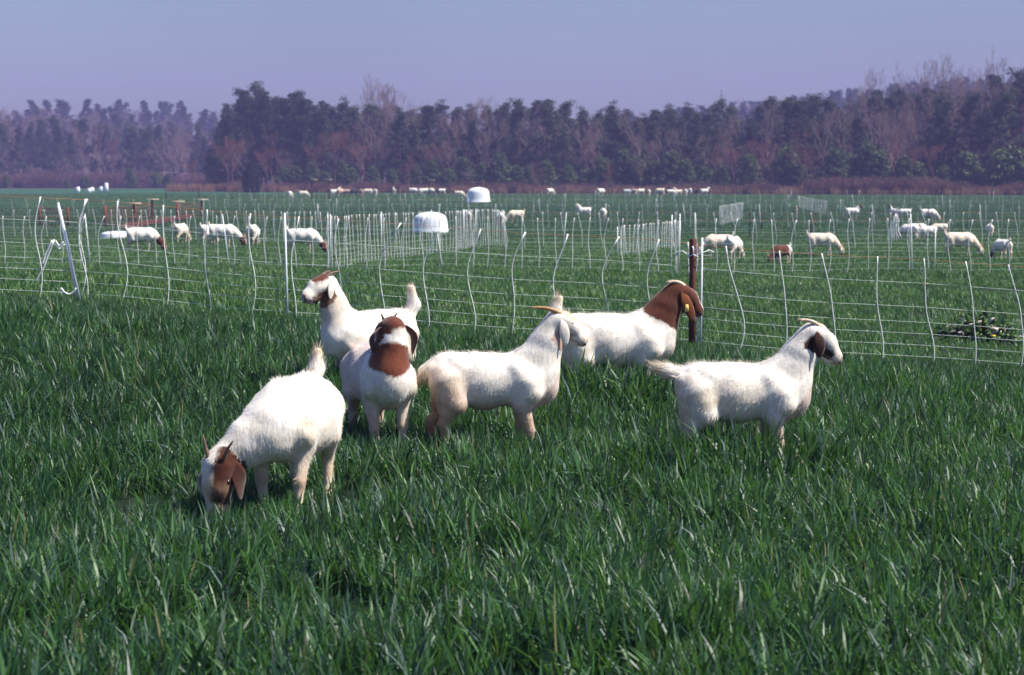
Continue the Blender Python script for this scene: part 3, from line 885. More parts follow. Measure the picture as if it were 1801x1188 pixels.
MID = [  # px, base y, heading, scale, kind, label
 (250, 443, 4, 1.0, 'graze/brownhead', 'white goat with brown neck grazing beside the low white shelter'),
 (318, 426, 72, .92, 'graze/cream', 'cream goat turned away between the wooden pen and the grazing brown-headed goats'),
 (367, 428, 60, .95, 'turn/white', 'white goat half hidden behind the rump of a brown-headed grazing goat'),
 (393, 434, -8, 1.0, 'turn/head', 'white goat grazing with brown head and white blaze, another goat at its rump'),
 (445, 432, 86, 1.0, 'graze/white', 'white goat seen from behind with its tail up, head down in the grass'),
 (533, 445, -3, 1.0, 'graze/head', 'white goat with dark brown head grazing behind the white fence post'),
 (824, 392, 90, .9, 'graze/white', 'white goat behind the netting right beside the near white dome hut'),
 (881, 398, 84, 1.05, 'graze/white', 'white goat seen from behind at the leaning end post of the netting'),
 (908, 391, 196, 1.0, 'graze/cream', 'cream goat grazing alone beyond the leaning end post'),
 (1028, 381, 176, .95, 'stand/white', 'white goat standing with raised head in the far paddock'),
 (1061, 384, 78, .95, 'graze/white', 'small white goat turned away in the far paddock beside the standing goat'),
 (1264, 452, 190, .85, 'graze/cream', 'cream goat grazing just beyond the brown post, behind another'),
 (1290, 456, 60, .85, 'graze/white', 'white goat rump-on just beyond the brown post'),
 (1374, 462, 215, .62, 'graze/brown', 'dark brown goat with a white rear grazing by the bundled netting posts'),
 (1445, 449, -6, .88, 'graze/cream', 'cream goat with its tail up grazing on the open grass, side on'),
 (1499, 382, 2, .95, 'stand/head', 'white goat standing alert side on in the far paddock'),
 (1572, 382, 110, .9, 'stand/head', 'white goat behind the gathered netting, its dark head raised'),
 (1591, 383, 170, .9, 'graze/white', 'white goat behind the gathered netting, next to a goat with dark head'),
 (1633, 387, -8, 1.0, 'graze/white', 'large white goat grazing behind a thin dark post'),
 (1600, 420, 150, .80, 'turn/brownhead', 'white goat with dark brown head grazing right of the gathered netting'),
 (1614, 416, -15, .80, 'graze/white', 'white goat grazing nose to nose with another by the gathered netting'),
 (1632, 421, 190, .78, 'graze/white', 'white goat grazing towards the gathered netting, head low'),
 (1652, 414, 176, .76, 'graze/cream', 'cream goat with tail out, last of the goats by the gathered netting'),
 (1688, 450, -4, .88, 'graze/cream', 'long cream goat grazing near the right-hand netting, side on'),
 (1740, 416, 80, .78, 'graze/white', 'white goat seen from behind near the end of the pasture netting'),
 (1762, 455, 110, .72, 'graze/head', 'white goat with brown ears turned away, beside the long cream goat'),
]
def build_mid_goats():
    rng = random.Random(8)
    for px, py, hd, sc, kind, lab in MID:
        me, ears, horns = proto(kind)
        p = hit(px, py + 4)
        root = empty('goat', p, R(hd), sc * rng.uniform(.97, 1.03))
        tag(root, lab, 'goat', 'goats grazing behind the netting')
        obj('body', me, root)
        for e in ears: obj('ear', e, root)
        for e in horns: obj('horn', e, root)
    far = []
    for px, k in [(510, 'graze/white'), (534, 'graze/cream'), (589, 'stand/white'), (600, 'graze/tan'), (612, 'graze/tan'), (624, 'stand/black'), (635, 'graze/tan'),
                  (647, 'graze/cream'), (660, 'turn/brownhead'), (693, 'stand/cream'), (727, 'graze/white'), (739, 'graze/white'), (747, 'stand/brownhead'),
                  (757, 'graze/white'), (768, 'graze/black'), (777, 'graze/white'), (808, 'graze/cream'), (968, 'graze/white'), (1057, 'graze/brownhead'),
                  (1104, 'stand/head'), (1115, 'graze/tan'), (1127, 'graze/cream'), (1141, 'graze/cream'), (1161, 'graze/cream'), (1180, 'graze/white'),
                  (1193, 'stand/cream'), (1206, 'graze/white'), (1214, 'graze/brown'), (1225, 'graze/black'), (1239, 'stand/white')]:
        far.append((px, k))
    names = {'white': 'tiny white goat grazing with the far herd under the trees', 'cream': 'tiny cream goat with the far herd under the trees',
             'tan': 'tiny tan goat in the far herd under the trees', 'black': 'tiny black goat in the far herd under the trees',
             'brownhead': 'tiny white goat with brown head and neck in the far herd', 'head': 'tiny white goat with brown head in the far herd',
             'brown': 'tiny brown goat with white rear in the far herd'}
    for i, (px, k) in enumerate(far):
        me = proto(k)[0]
        y = 349.5 if px < 545 else (346.5 if px < 670 else (343.5 if px < 800 else (350 if px < 820 else 344.5)))
        if px > 1000: y = 345 + rng.uniform(-.8, .8)
        p = hit(px, y)
        o = obj('goat', me, None, p)
        o.rotation_euler = (0, 0, R(rng.choice([0, 10, 170, 185, 200, -20, 80, 100, 40])))
        s = rng.uniform(1.0, 1.2); o.scale = (s, s, s)
        tag(o, names[k.split('/')[1]], 'goat', 'far herd under the trees')
build_mid_goats()

# ------------------------------------------------------------------ netting fences
def tube(name, pts, r, mat, parent, n=4):
    m = MB(); m.loft(pts, r, None, n)
    return obj(name, m.mesh(name, mat, True), parent)

def net_fence(label, pts, height, spacing, rng, r=.006, wr=.0024, lean=None, posts=(), wires=(.12, .24, .36, .48, .64, .89), orange=True, group='electric netting lines', wave=.03, jit=.02):
    base = pts[0]
    root = empty('netting_fence', base); tag(root, label, 'fence', group)
    seg = [(b - a).length for a, b in zip(pts[:-1], pts[1:])]
    tot = sum(seg); n = max(2, int(tot / spacing))
    def along(d):
        for i, L in enumerate(seg):
            if d <= L or i == len(seg) - 1:
                t = min(max(d / L, -.2), 1.2)
                a, b = pts[i], pts[i + 1]; x, y = a.x + (b.x - a.x) * t, a.y + (b.y - a.y) * t
                return Vector((x, y, gz(x, y))), (b - a).normalized()
            d -= L
    hs = [0.0] + [w * height / 1.15 for w in wires] + [height * .99]
    tracks = [[] for _ in hs]
    for k in range(n + 1):
        d = tot * k / n + rng.uniform(-jit, jit)
        p, dr = along(d)
        ln = (lean(d / tot) if lean else 0) + rng.gauss(0, .03)
        ph = rng.uniform(-1.1, 1.1); am = wave * rng.uniform(.25, 1.5); sway = rng.gauss(0, .03); ln += rng.gauss(0, .04)
        nrm = Vector((-dr.y, dr.x, 0))
        P = []
        for q in range(13):
            t = q / 12; h = t * height
            off = am * math.sin(t * 6.6 + ph) * (1 - t * .3) + ln * max(0, t - .62) ** 1.3 * 2.9
            c = p + dr * off + nrm * sway * t + Vector((0, 0, h)) - base
            P.append((c.x, c.y, c.z))
        rr = [r] * 11 + [r * 1.0, r * 1.9]
        tube('stay', P, rr, M['net'], root)
        for i, h in enumerate(hs):
            t = h / height * 12; j = min(int(t), 11); w = t - j
            tracks[i].append(tuple(P[j][c] * (1 - w) + P[j + 1][c] * w for c in range(3)))
    for i, tr in enumerate(tracks[1:]):
        top = i == len(tracks) - 2
        tube('top_strand' if top else 'strand', tr, wr, M['orange'] if (top and orange) else M['wire'], root, 3)
    for d, hh, lx, mat in posts:
        p, dr = along(d * tot)
        p = p - base
        m = MB(); q = [p + dr * (-lx * .0) + Vector((0, 0, -.05)), p + dr * lx * .5 + Vector((0, 0, hh * .5)), p + dr * lx + Vector((0, 0, hh))]
        m.loft([tuple(x) for x in q], [.014, .013, .012], None, 6)
        obj('post', m.mesh('post', M[mat], True), root)
    return root

def build_fences():
    rng = random.Random(21)
    # near line, roughly parallel to the picture
    A_, B_, C_, D_ = at(-330, 20.7), at(146, 20.6), at(1218, 19.9), at(2130, 19.8)
    E_ = at(513, 20.3)
    net_fence('left-hand run of near white electric netting up to the leaning post', [A_, B_], 1.16, .44, rng, .0055, .0024, lambda t: .02, [(.995, 1.10, -.24, 'post_white'), (.985, 1.07, -.21, 'post_white')], wave=.045)
    net_fence('near white electric netting with orange top strand between the leaning post and the brown post', [B_, E_, C_], 1.16, .465, rng, .0052, .0022,
              lambda t: -.02 if t < .25 else .16 * min(1, (t - .25) * 4), [(.345, 1.19, -.02, 'post_white')], wave=.042)
    net_fence('near white electric netting running on past the brown post to the right', [C_, D_], 1.16, .465, rng, .0052, .0022, lambda t: -.14, [(.015, 1.22, .01, 'post_white')], wave=.046)
    # brown corner post with twine
    p = at(1217, 19.85)
    root = empty('corner_post', p); tag(root, 'square brown wooden corner post in the near netting', 'post')
    m = MB(); m.loft([(0, 0, -.1), (0, 0, .6), (.004, 0, 1.19), (.004, 0, 1.2)], [.038, .037, .036, .03], None, 4)
    obj('post', m.mesh('post', M['post_brown'], False), root)
    m = MB()
    a = np.linspace(0, 6.283, 14); m.loft([(.055 * math.cos(k), .055 * math.sin(k), 1.02 + .012 * math.sin(3 * k)) for k in a], .006, None, 4)
    m.loft([(.04, -.04, 1.02), (.10, -.05, 1.05), (.17, -.03, 1.08), (.22, 0, 1.06), (.18, .02, 1.02), (.1, 0, 1.02)], .006, None, 4)
    m.loft([(-.04, -.05, 1.02), (-.11, -.04, 1.07), (-.16, -.02, 1.06), (-.2, 0, 1.0)], .006, None, 4)
    m.loft([(0, -.05, 1.03), (0, -.055, 1.1), (-.01, -.05, 1.12)], .009, None, 4)
    obj('twine', m.mesh('twine', M['post_white'], True), root)
    # loose cords on the leaning post
    p = at(120, 20.4); root = empty('net_cord', p); tag(root, 'loose white cords tied to the leaning fence post', 'cord')
    s = 160.0
    def loc(x, y): return ((x - 120) / s, -.05, (510 - y) / s)
    for poly in ([(100, 396), (88, 425), (80, 447), (72, 458), (66, 470)], [(96, 397), (84, 422), (78, 440)], [(102, 398), (108, 408), (116, 400)], [(101, 404), (109, 413), (118, 404)],
                 [(110, 480), (116, 488), (124, 492), (132, 487), (136, 480)], [(110, 480), (111, 515)]):
        q = np.array([loc(*k) for k in poly]); tt = np.linspace(0, 1, len(q)); ti = np.linspace(0, 1, 12)
        tube('cord', np.stack([np.interp(ti, tt, q[:, c]) for c in range(3)], 1), .009, M['net'], root)
    # second line
    q = [hit(x, y) for x, y in [(-60, 470), (300, 470), (577, 476)]]
    net_fence('second line of white netting left of the netting corner', q, 1.15, .41, rng, .0058, .0018, lambda t: .05, [(.31, 1.2, -.1, 'post_white'), (.70, 1.18, -.18, 'post_white'), (1.0, 1.2, 0, 'post_white')])
    q = [hit(x, y) for x, y in [(577, 476), (768, 474), (980, 480), (1186, 488)]]
    net_fence('second line of white netting between the netting corner and the twin white posts', q, 1.15, .41, rng, .0058, .0018, lambda t: .02, [(.31, .85, -.14, 'post_white'), (.99, 1.25, 0.02, 'post_white')])
    q = [hit(x, y) for x, y in [(1190, 488), (1480, 484), (1880, 484)]]
    net_fence('second line of white netting right of the twin white posts', q, 1.15, .41, rng, .0058, .0018, lambda t: .0, [(.005, 1.27, .02, 'post_white'), (.61, 1.25, -.06, 'post_white'), (.665, 1.0, .0, 'post_white')])
    # corner run going back past the hut
    q = [hit(x, y) for x, y in [(577, 476), (643, 466), (725, 455), (800, 446), (834, 438), (860, 435), (889, 440)]]
    net_fence('white netting run bending back past the near white dome hut', q, 1.16, .30, rng, .0058, .0018, lambda t: -.10,
              [(.01, 1.2, 0, 'post_white'), (.22, 1.22, 0, 'post_white'), (.45, 1.2, 0, 'post_white'), (.66, 1.2, 0, 'post_white'), (.80, 1.2, 0, 'post_white'), (1.0, 1.05, -.18, 'post_white')], wires=(.08, .16, .24, .32, .42, .55, .70, .89))
    q = [hit(x, y) for x, y in [(-60, 420), (200, 420), (500, 432), (577, 438)]]
    net_fence('faint white netting behind the left-hand goats', q, 1.1, .6, rng, .006, .002, lambda t: -.1, [])
    q = [hit(x, y) for x, y in [(889, 441), (1100, 440), (1500, 442), (1880, 440)]]
    net_fence('third line of white netting beyond the twin white posts', q, 1.1, .55, rng, .006, .002, lambda t: -.1, [(.1, 1.1, .1, 'post_white'), (.33, 1.1, 0, 'post_white')])
    for pts, hgt, lab in [([(1086, 457), (1196, 437)], .82, 'dense white netting run beside the twin white posts'),
                          ([(1266, 399), (1306, 386)], 1.0, 'dense pale netting run left of the white sheet-like netting'),
                          ([(1452, 379), (1405, 366)], .95, 'dense white sheet-like netting run in the far paddock')]:
        q = [hit(*k) for k in pts]
        n = (q[1] - q[0]).length
        net_fence(lab, q, hgt, n / 24, rng, .0075, .0022, lambda t: 0, [(0, hgt, 0, 'post_white'), (1, hgt, 0, 'post_white')], wires=(.1, .2, .3, .4, .5, .6, .7, .8, .9, 1.0), wave=.015)
    for i, (pts, sp, lab) in enumerate([([(430, 399), (1200, 402), (1880, 404)], .75, 'fourth line of thin netting across the middle of the pasture'),
                    ([(-60, 382), (900, 380), (1880, 386)], .95, 'fifth line of thin netting across the pasture'),
                    ([(380, 365), (1100, 366), (1880, 372)], 1.0, 'sixth line of thin netting in front of the far hut'),
                    ([(420, 354), (1100, 356), (1880, 360)], 1.1, 'farthest line of thin netting below the far herd')]):
        q = [hit(*k) for k in pts]
        pr = [(k / 9 + rng.uniform(-.03, .03), 1.15, rng.uniform(-.2, .2), 'post_white') for k in range(1, 9)]
        net_fence(lab, q, 1.1, sp, rng, .0052, .0016, lambda t: rng.uniform(-.12, .12), pr, wires=(.3, .65), orange=(i < 2))
    # gathered netting
    p = hit(1572, 428); root = empty('netting_bundle', p); tag(root, 'gathered white netting hanging in a bundle beside the grazing goats', 'netting')
    s = 56.0
    for k in range(11):
        t = k / 10
        x0, x1 = -.02 + .20 * t * rng.uniform(.7, 1), -.25 + .42 * t
        zz = [1.0 * (.75 + .25 * math.sin(t * 3)), .7, .4, .02 + .35 * t * rng.random()]
        xs = [x0, x0 + (x1 - x0) * .2 + rng.uniform(-.03, .03), x0 + (x1 - x0) * .7, x1 + .12 * rng.random()]
        ti = np.linspace(0, 1, 10)
        tube('strand', np.stack([np.interp(ti, [0, .3, .65, 1], xs), rng.uniform(-.1, .1) + 0 * ti, np.interp(ti, [0, .3, .65, 1], zz)], 1), .012, M['net'], root)
    # thin dark steel posts of the old wire fence
    for px, py, h in [(292, 352, 1.5), (350, 349, 1.35), (408, 351, 1.4), (447, 349, 1.3), (1243, 343, 2.2), (1148, 343, 2.4), (1077, 344, 1.8), (1296, 343, 1.7), (1352, 343, 1.5), (968, 343, 1.6), (703, 341, 1.6), (1689, 346, 1.6), (1745, 346, 1.6), (1414, 344, 1.5)]:
        p = hit(px, py); root = empty('steel_post', p); tag(root, 'thin dark post of the old fence along the wood edge', 'post', 'old fence posts along the wood')
        m = MB(); m.loft([(0, 0, -.1), (.01, 0, h * .5), (0, 0, h)], [.05, .045, .04], None, 5); obj('post', m.mesh('post', M['tpost']), root)
        m = MB(); m.loft([(-.05, 0, h * .93), (.05, 0, h * .93)], .012, None, 4); obj('clip', m.mesh('clip', M['tpost']), root)
    for px, py, h, lab in [(1633, 402, 1.0, 'thin dark post standing in front of the large white grazing goat'), (1318, 420, 1.0, 'short dark post in the middle netting left of the leaning post'),
                      (1339, 405, .8, 'short leaning dark post in the middle netting'), (1426, 420, 1.0, 'short red-brown post in the middle netting'), (1401, 392, .9, 'thin pale post under the sheet-like netting')]:
        p = hit(px, py); root = empty('steel_post', p); tag(root, lab, 'post')
        m = MB(); m.loft([(0, 0, -.1), (.02, 0, h * .5), (rng.uniform(-.1, .1), 0, h)], [.03, .028, .026], None, 5); obj('post', m.mesh('post', M['rust' if 'red' in lab else ('board' if 'pale' in lab else 'tpost')]), root)
        m = MB(); m.loft([(-.04, 0, h * .9), (.05, 0, h * .9)], .01, None, 4); obj('clip', m.mesh('clip', M['tpost']), root)
build_fences()

# ------------------------------------------------------------------ huts, pens
def dome_hut(label, p, w, h, flat=.86, door=None):
    root = empty('dome_hut', p); tag(root, label, 'hut')
    n = 36; prof = [(1.0, 0.0), (1.0, .03), (.985, .05), (.95, .30), (.915, .55), (.885, .70), (.84, .78), (.72, .87), (.52, .95), (.26, .99), (0.02, 1.0)]
    v = []; q = []
    for r_, z in prof:
        for k in range(n):
            a = k / n * 6.283; rr = r_ * w / 2 * (1 + .004 * math.cos(6 * a))
            v.append((rr * math.cos(a), rr * math.sin(a) * flat, z * h))
    for i in range(len(prof) - 1):
        for k in range(n): q.append((i * n + k, i * n + (k + 1) % n, (i + 1) * n + (k + 1) % n, (i + 1) * n + k))
    obj('shell', mesh_np('shell', v, np.array(q), M['hut'], True), root)
    m = MB(); a = np.linspace(0, 6.283, 37)
    m.loft([(w / 2 * 1.012 * math.cos(k), w / 2 * flat * 1.012 * math.sin(k), .03) for k in a], .022, None, 5, None, False)
    obj('rim', m.mesh('rim', M['hut']), root)
    m = MB(); m.loft([(0, 0, h * .985), (0, 0, h * 1.02)], [.09, .08], None, 12); obj('vent_cap', m.mesh('vent_cap', M['hut']), root)
    return root

def build_huts():
    p = hit(757, 411); dome_hut('white plastic dome hut inside the netting corner', p, 1.56, .90)
    p = hit(841, 356); sc = 3300 / p.y; dome_hut('white plastic dome hut standing beyond the netting near the far herd', p, 43 / sc, 26 / sc)
    p = hit(207, 421); dome_hut('low white shelter top beside the grazing brown-necked goat', p, 1.35, .30)
    m = MB(); m.loft([(-.1, -.62, -.02), (-.1, -.60, .33)], .02, None, 4)
    root = empty('stake', p + Vector((0, -.1, 0))); tag(root, 'short dark stake in front of the low white shelter', 'stake')
    obj('stake_shaft', m.mesh('stake', M['tpost']), root)

def panel(label, a, b, h, nr, nv, mat, caps=(True, True), group=None):
    root = empty('pen_panel', a); tag(root, label, 'pen', group)
    d = b - a
    for i, t in enumerate((0.0, 1.0)):
        p = d * t; m = MB(); m.loft([(p.x, p.y, -.1), (p.x, p.y, h * .6), (p.x, p.y, h * 1.08)], .06, None, 4)
        obj('post', m.mesh('post', M['rust'], False), root)
        if caps[i]:
            m = MB(); ux = d.normalized(); c = p + Vector((0, 0, h * 1.12)) + ux * (.25 if i == 0 else -.1)
            m.box(c, (.75, .30, .06), math.atan2(d.y, d.x) * .3); obj('cap_board', m.mesh('cap_board', M['board'], False), root)
    for k in range(nr):
        z = h * (.08 + .9 * k / (nr - 1)); m = MB(); m.loft([(0, 0, z), (d.x, d.y, d.z + z)], .013, None, 4); obj('rail', m.mesh('rail', M['rust']), root)
    for k in range(nv):
        t = (k + .5) / nv; m = MB(); m.loft([(d.x * t, d.y * t, d.z * t + .05), (d.x * t, d.y * t, d.z * t + h * .98)], .011, None, 4); obj('bar', m.mesh('bar', M['rust']), root)
    return root

def build_pen():
    P = lambda x, y: hit(x, y)
    panel('rusty wire pen panel with pale cap boards, left of the pen corner', P(185, 402), P(236, 398), 1.0, 6, 9, 'rust', (False, True))
    panel('rusty wire pen panel rising towards the pale topped corner post', P(238, 396), P(268, 386), 1.05, 6, 6, 'rust', (False, True))
    panel('rusty wire pen panel along the back of the pen', P(312, 391), P(355, 383), 1.0, 6, 8, 'rust', (True, True))
    panel('rusty wire pen panel at the far left behind the leaning post', P(70, 398), P(120, 400), .9, 5, 8, 'rust', (False, False))
    a, b = P(215, 404), P(350, 386); d = b - a
    root = empty('board_pile', a); tag(root, 'sloping stack of red boards in front of the rusty pen', 'boards')
    for k in range(5):
        m = MB(); c0 = Vector((0, -.12 * k, .03 + .05 * (4 - k))); 
        m.loft([tuple(c0), tuple(c0 + Vector((d.x * .9, d.y * .9, d.z + .12)))], [.03, .03], [.022, .022], 4); obj('board', m.mesh('board', M['redboard'], False), root)
    panel('upright brown slatted gate beyond the netting, left of the far herd', P(548, 350), P(580, 350), 1.75, 3, 9, 'rust', (True, True))
    root = panel('dark rail frame behind the far dome hut', hit(755, 345), hit(850, 345), 1.6, 2, 3, 'rust', (True, False))
build_huts(); build_pen()

# ------------------------------------------------------------------ trees
def quads(centers, size, rng, aspect=.42, flat=.0):
    n = len(centers)
    a = rng.normal(size=(n, 3)); a[:, 2] *= (1 - flat); a /= np.linalg.norm(a, axis=1)[:, None]
    b = rng.normal(size=(n, 3)); b -= a * np.sum(a * b, axis=1)[:, None]; b /= np.linalg.norm(b, axis=1)[:, None]
    s = size * rng.uniform(.6, 1.3, (n, 1)); a = a * s; b = b * s * aspect
    v = np.stack([centers - a, centers + b * .8 - a * .1, centers + a, centers - b * .8 + a * .1], 1).reshape(-1, 3)
    return v, np.arange(4 * n).reshape(-1, 4)

def pine_proto(seed, H=14.0, base=.35, rad=2.6, nl=34, dens=34, leaf=.30):
    rng = np.random.default_rng(seed); r = random.Random(seed)
    m = MB(); bend = rng.normal(0, .25, 2)
    def axis(t): return np.array([bend[0] * math.sin(t * 2.4), bend[1] * math.sin(t * 2.0), t * H])
    m.loft([axis(t) - (0, 0, .3 if t == 0 else 0) for t in np.linspace(0, .97, 9)], np.linspace(.20, .03, 9) * H / 14, None, 6)
    C = []
    for i in range(nl):
        t = base + (1 - base) * (i + r.random()) / nl; t = min(t, .985)
        e = (t - base) / (1 - base)
        L = rad * (math.sin(min(1, .30 + e * .95) * 2.75) ** .8 if e < .93 else .5) * r.uniform(.55, 1.15) * (1.1 - .62 * e)
        L = max(L, .5)
        a = r.random() * 6.283; up = r.uniform(.05, .5) + .4 * e
        p0 = axis(t); d = np.array([math.cos(a), math.sin(a), up])
        mid = p0 + d * L * .55 + (0, 0, -.1); p1 = p0 + d * L + (0, 0, .12 * L)
        m.loft([p0, mid, p1], [.05, .03, .012], None, 4, None, False)
        for k in range(r.randint(2, 4)):
            s = r.uniform(.45, 1.05); c = p0 + (p1 - p0) * s + rng.normal(0, .16 * rad / 2, 3)
            C.append((c, r.uniform(.30, .85)))
    C.append((axis(.985), .6)); C.append((axis(.94), .8))
    cs = []
    for c, s in C:
        q = rng.normal(size=(dens, 3)); q /= np.linalg.norm(q, axis=1)[:, None]
        q *= (rng.random((dens, 1)) ** .55) * s * 1.15; q[:, 2] *= .62
        cs.append(c + q)
    v, f = quads(np.concatenate(cs), leaf, rng)
    return m, v, f

def young_proto(seed, H=4.5, rad=1.5, n=5200):
    rng = np.random.default_rng(seed); m = MB()
    m.loft([(0, 0, -.2), (0.05, 0, H * .5), (0, 0.03, H * .97)], [.08, .05, .015], None, 5)
    cs = []; k = 0
    for i in range(46):
        t = .05 + .93 * i / 46 + rng.uniform(-.01, .01); a = i * 2.4 + rng.uniform(-.3, .3)
        L = rad * (1 - t) ** .7 * rng.uniform(.6, 1.15) * min(1, .55 + t * 2) + .12
        p0 = np.array([0, 0, t * H]); p1 = p0 + np.array([math.cos(a) * L, math.sin(a) * L, .35 * L])
        m.loft([p0, p1], [.025, .008], None, 3, None, False)
        for s in (.45, .75, 1.0):
            q = rng.normal(0, 1, (n // 140, 3)) * np.array([.19, .19, .16]); cs.append(p0 + (p1 - p0) * s + q)
    v, f = quads(np.concatenate(cs), .17, rng)
    return m, v, f

def cedar_proto(seed, H=4.2, rad=1.0):
    rng = np.random.default_rng(seed); m = MB(); m.loft([(0, 0, -.2), (0, 0, H * .5), (0, 0, H * .95)], [.1, .06, .02], None, 5)
    n = 5200; t = rng.random(n) ** .9; a = rng.random(n) * 6.283
    rr = rad * (np.sin(np.clip(.22 + t * .85, 0, 1) * 3.0) ** .6) * (.55 + .5 * rng.random(n) ** .5) * (1 + .16 * np.sin(a * 3 + t * 9) + .1 * np.sin(a * 5 - t * 17))
    v, f = quads(np.stack([rr * np.cos(a), rr * np.sin(a), t * H], 1), .13, rng)
    return m, v, f

def bare_proto(seed, H=13.0, spread=.5, depth=6, twigs=True, bud=0, thin=1.0):
    r = random.Random(seed); m = MB(); tips = []
    def grow(p, d, L, rad, lv):
        n = 3; pts = [p]; q = p.copy(); dd = d.copy()
        for i in range(n):
            dd = unit(dd + np.array([r.gauss(0, .10), r.gauss(0, .10), .05])); q = q + dd * L / n; pts.append(q)
        m.loft(pts, np.linspace(rad, rad * .62, n + 1), None, 5 if lv < 2 else 3, None, False)
        if lv >= depth: tips.append(q); return
        nb = 3 if lv > 0 else 5
        for k in range(nb):
            s = r.uniform(.45, 1.0) if lv > 0 else r.uniform(.35, 1.0)
            j = min(int(s * n), n - 1); b = pts[j] + (pts[j + 1] - pts[j]) * (s * n - j)
            a = r.random() * 6.283; sp = spread * r.uniform(.6, 1.5)
            nd = unit(dd + np.array([math.cos(a) * sp, math.sin(a) * sp, .12]))
            grow(b, nd, L * r.uniform(.50, .72), max(rad * .52, .010 * thin), lv + 1)
    grow(np.array([0, 0, -.2]), np.array([0.02, 0, 1.0]), H * .52, .15 * H / 13, 0)
    return m, np.array(tips)

def bramble_proto(seed, H=2.0, rad=1.5, n=420):
    r = random.Random(seed); m = MB()
    for k in range(n):
        a = r.random() * 6.283; q = rad * math.sqrt(r.random()); h = H * r.uniform(.55, 1.05) * (1 - .35 * (q / rad) ** 2)
        x, y = q * math.cos(a), q * math.sin(a); b = r.random() * 6.283; l = r.uniform(.2, .7)
        m.loft([(x, y, 0), (x + .3 * l * math.cos(b), y + .3 * l * math.sin(b), h * .6), (x + l * math.cos(b), y + l * math.sin(b), h * r.uniform(.85, 1.0)), (x + 1.5 * l * math.cos(b), y + 1.5 * l * math.sin(b), h * .75)], [.014, .012, .01, .006], None, 3, None, False)
    return m

TREES = {}
def build_tree_protos():
    def reg(key, m, v, f, bark, leafm, kind):
        tm = m.mesh(key + '_trunk', M[bark], True); cm = mesh_np(key + '_crown', v, f, M[leafm], False) if v is not None else None
        TREES.setdefault(kind, []).append((tm, cm))
    for i in range(7): reg('pine', *pine_proto(100 + i, 14, [.12, .25, .18, .35, .10, .22, .15][i], [2.8, 2.5, 3.0, 2.4, 2.9, 2.6, 3.1][i], 36, 95, .155), 'bark', 'pine', 'pine')
    for i in range(3): reg('round_pine', *pine_proto(140 + i, 14, .12, 3.7, 60, 95, .16), 'bark', 'pine', 'round')
    for i in range(4): reg('young', *young_proto(160 + i, [4.5, 5, 4, 5.5][i], [1.6, 1.9, 1.7, 2.0][i]), 'bark', 'pine_young', 'young')
    reg('cedar', *cedar_proto(180), 'bark', 'cedar', 'cedar')
    for i in range(4):
        m, tips = bare_proto(200 + i, 13, [.45, .55, .4, .6][i], 6)
        TREES.setdefault('bare', []).append((m.mesh('bare_branches', M['twig'], True), None))
    for i in range(2):
        m, tips = bare_proto(220 + i, 10, .5, 5)
        rng = np.random.default_rng(i); v, f = quads(np.repeat(tips, 3, 0) + rng.normal(0, .12, (len(tips) * 3, 3)), .10, rng)
        TREES.setdefault('maple', []).append((m.mesh('maple_branches', M['twig_red'], True), mesh_np('maple_crown', v, f, M['bud'], False)))
    for i in range(3):
        TREES.setdefault('bramble', []).append((bramble_proto(240 + i).mesh('bramble_stems', M['bramble'], True), None))
build_tree_protos()
BASEH = dict(pine=14, round=14, young=4.7, cedar=4.2, bare=12.5, maple=9.6, bramble=2.0)
LAB = dict(pine=('pine_tree', 'tree', 'tall dark pine in the wood behind the pasture', 'pines of the wood edge'),
           round=('round_pine_tree', 'tree', 'broad bushy pine with a rounded crown, tallest clump at the gap in the wood', 'broad pines by the gap'),
           young=('young_pine', 'tree', 'low bright green young pine at the foot of the wood', 'young pines along the wood edge'),
           cedar=('cedar', 'tree', 'dark narrow cedar standing alone at the wood edge', None),
           bare=('bare_tree', 'tree', 'leafless grey-brown tree among the pines', 'bare trees in the wood'),
           maple=('budding_maple', 'tree', 'reddish budding maple among the pines', 'budding maples in the wood'),
           bramble=('bramble_bush', 'bush', 'dark reddish leafless bramble thicket at the wood edge', 'bramble thickets along the wood edge'))

def plant(kind, p, H, rng, wide=1.0, label=None, group=None, idx=None):
    nm, cat, lab, grp = LAB[kind]
    tm, cm = TREES[kind][idx if idx is not None else rng.randrange(len(TREES[kind]))]
    root = empty(nm, p, rng.random() * 6.283)
    s = H / BASEH[kind]; root.scale = (s * wide * rng.uniform(.9, 1.12), s * wide * rng.uniform(.9, 1.12), s)
    tag(root, label or lab, cat, group or grp)
    if kind in ('bare', 'maple'): obj('trunk', tm, root)
    elif kind == 'bramble': obj('stems', tm, root)
    else: obj('trunk', tm, root)
    if cm: obj('crown', cm, root)
    return root

MARKS = [(443, 'the lone dark cedar'), (520, 'two far grazing goats'), (565, 'the brown slatted gate'), (625, 'the mixed left-hand herd'), (690, 'the raised-head far goat'), (757, 'the black far goat'),
         (840, 'the far dome hut'), (905, 'the bent netting end'), (968, 'the lone far white goat'), (1057, 'the brown-necked far goat'), (1130, 'the right-hand herd'), (1190, 'the standing far goats'), (1240, 'the far herd end'), (1285, 'the dense pale netting'), (1345, 'the old dark fence posts'), (1425, 'the sheet-like netting'), (1500, 'the alert standing goat'), (1580, 'the gathered netting'), (1640, 'the bramble hedge end'), (1740, 'the last white goats'), (1850, 'the netting end')]
def mark(px): return min(MARKS, key=lambda m: abs(m[0] - px))[1]
def front_D(px): return float(np.interp(px, [380, 900, 1400, 1801], [285, 262, 240, 228]))
TOPX = [370, 385, 400, 440, 480, 495, 515, 545, 560, 600, 640, 700, 750, 800, 850, 900, 960, 1010, 1060, 1090, 1110, 1150, 1200, 1250, 1275, 1300, 1340, 1400, 1440, 1480, 1540, 1600, 1660, 1690, 1740, 1780, 1900]
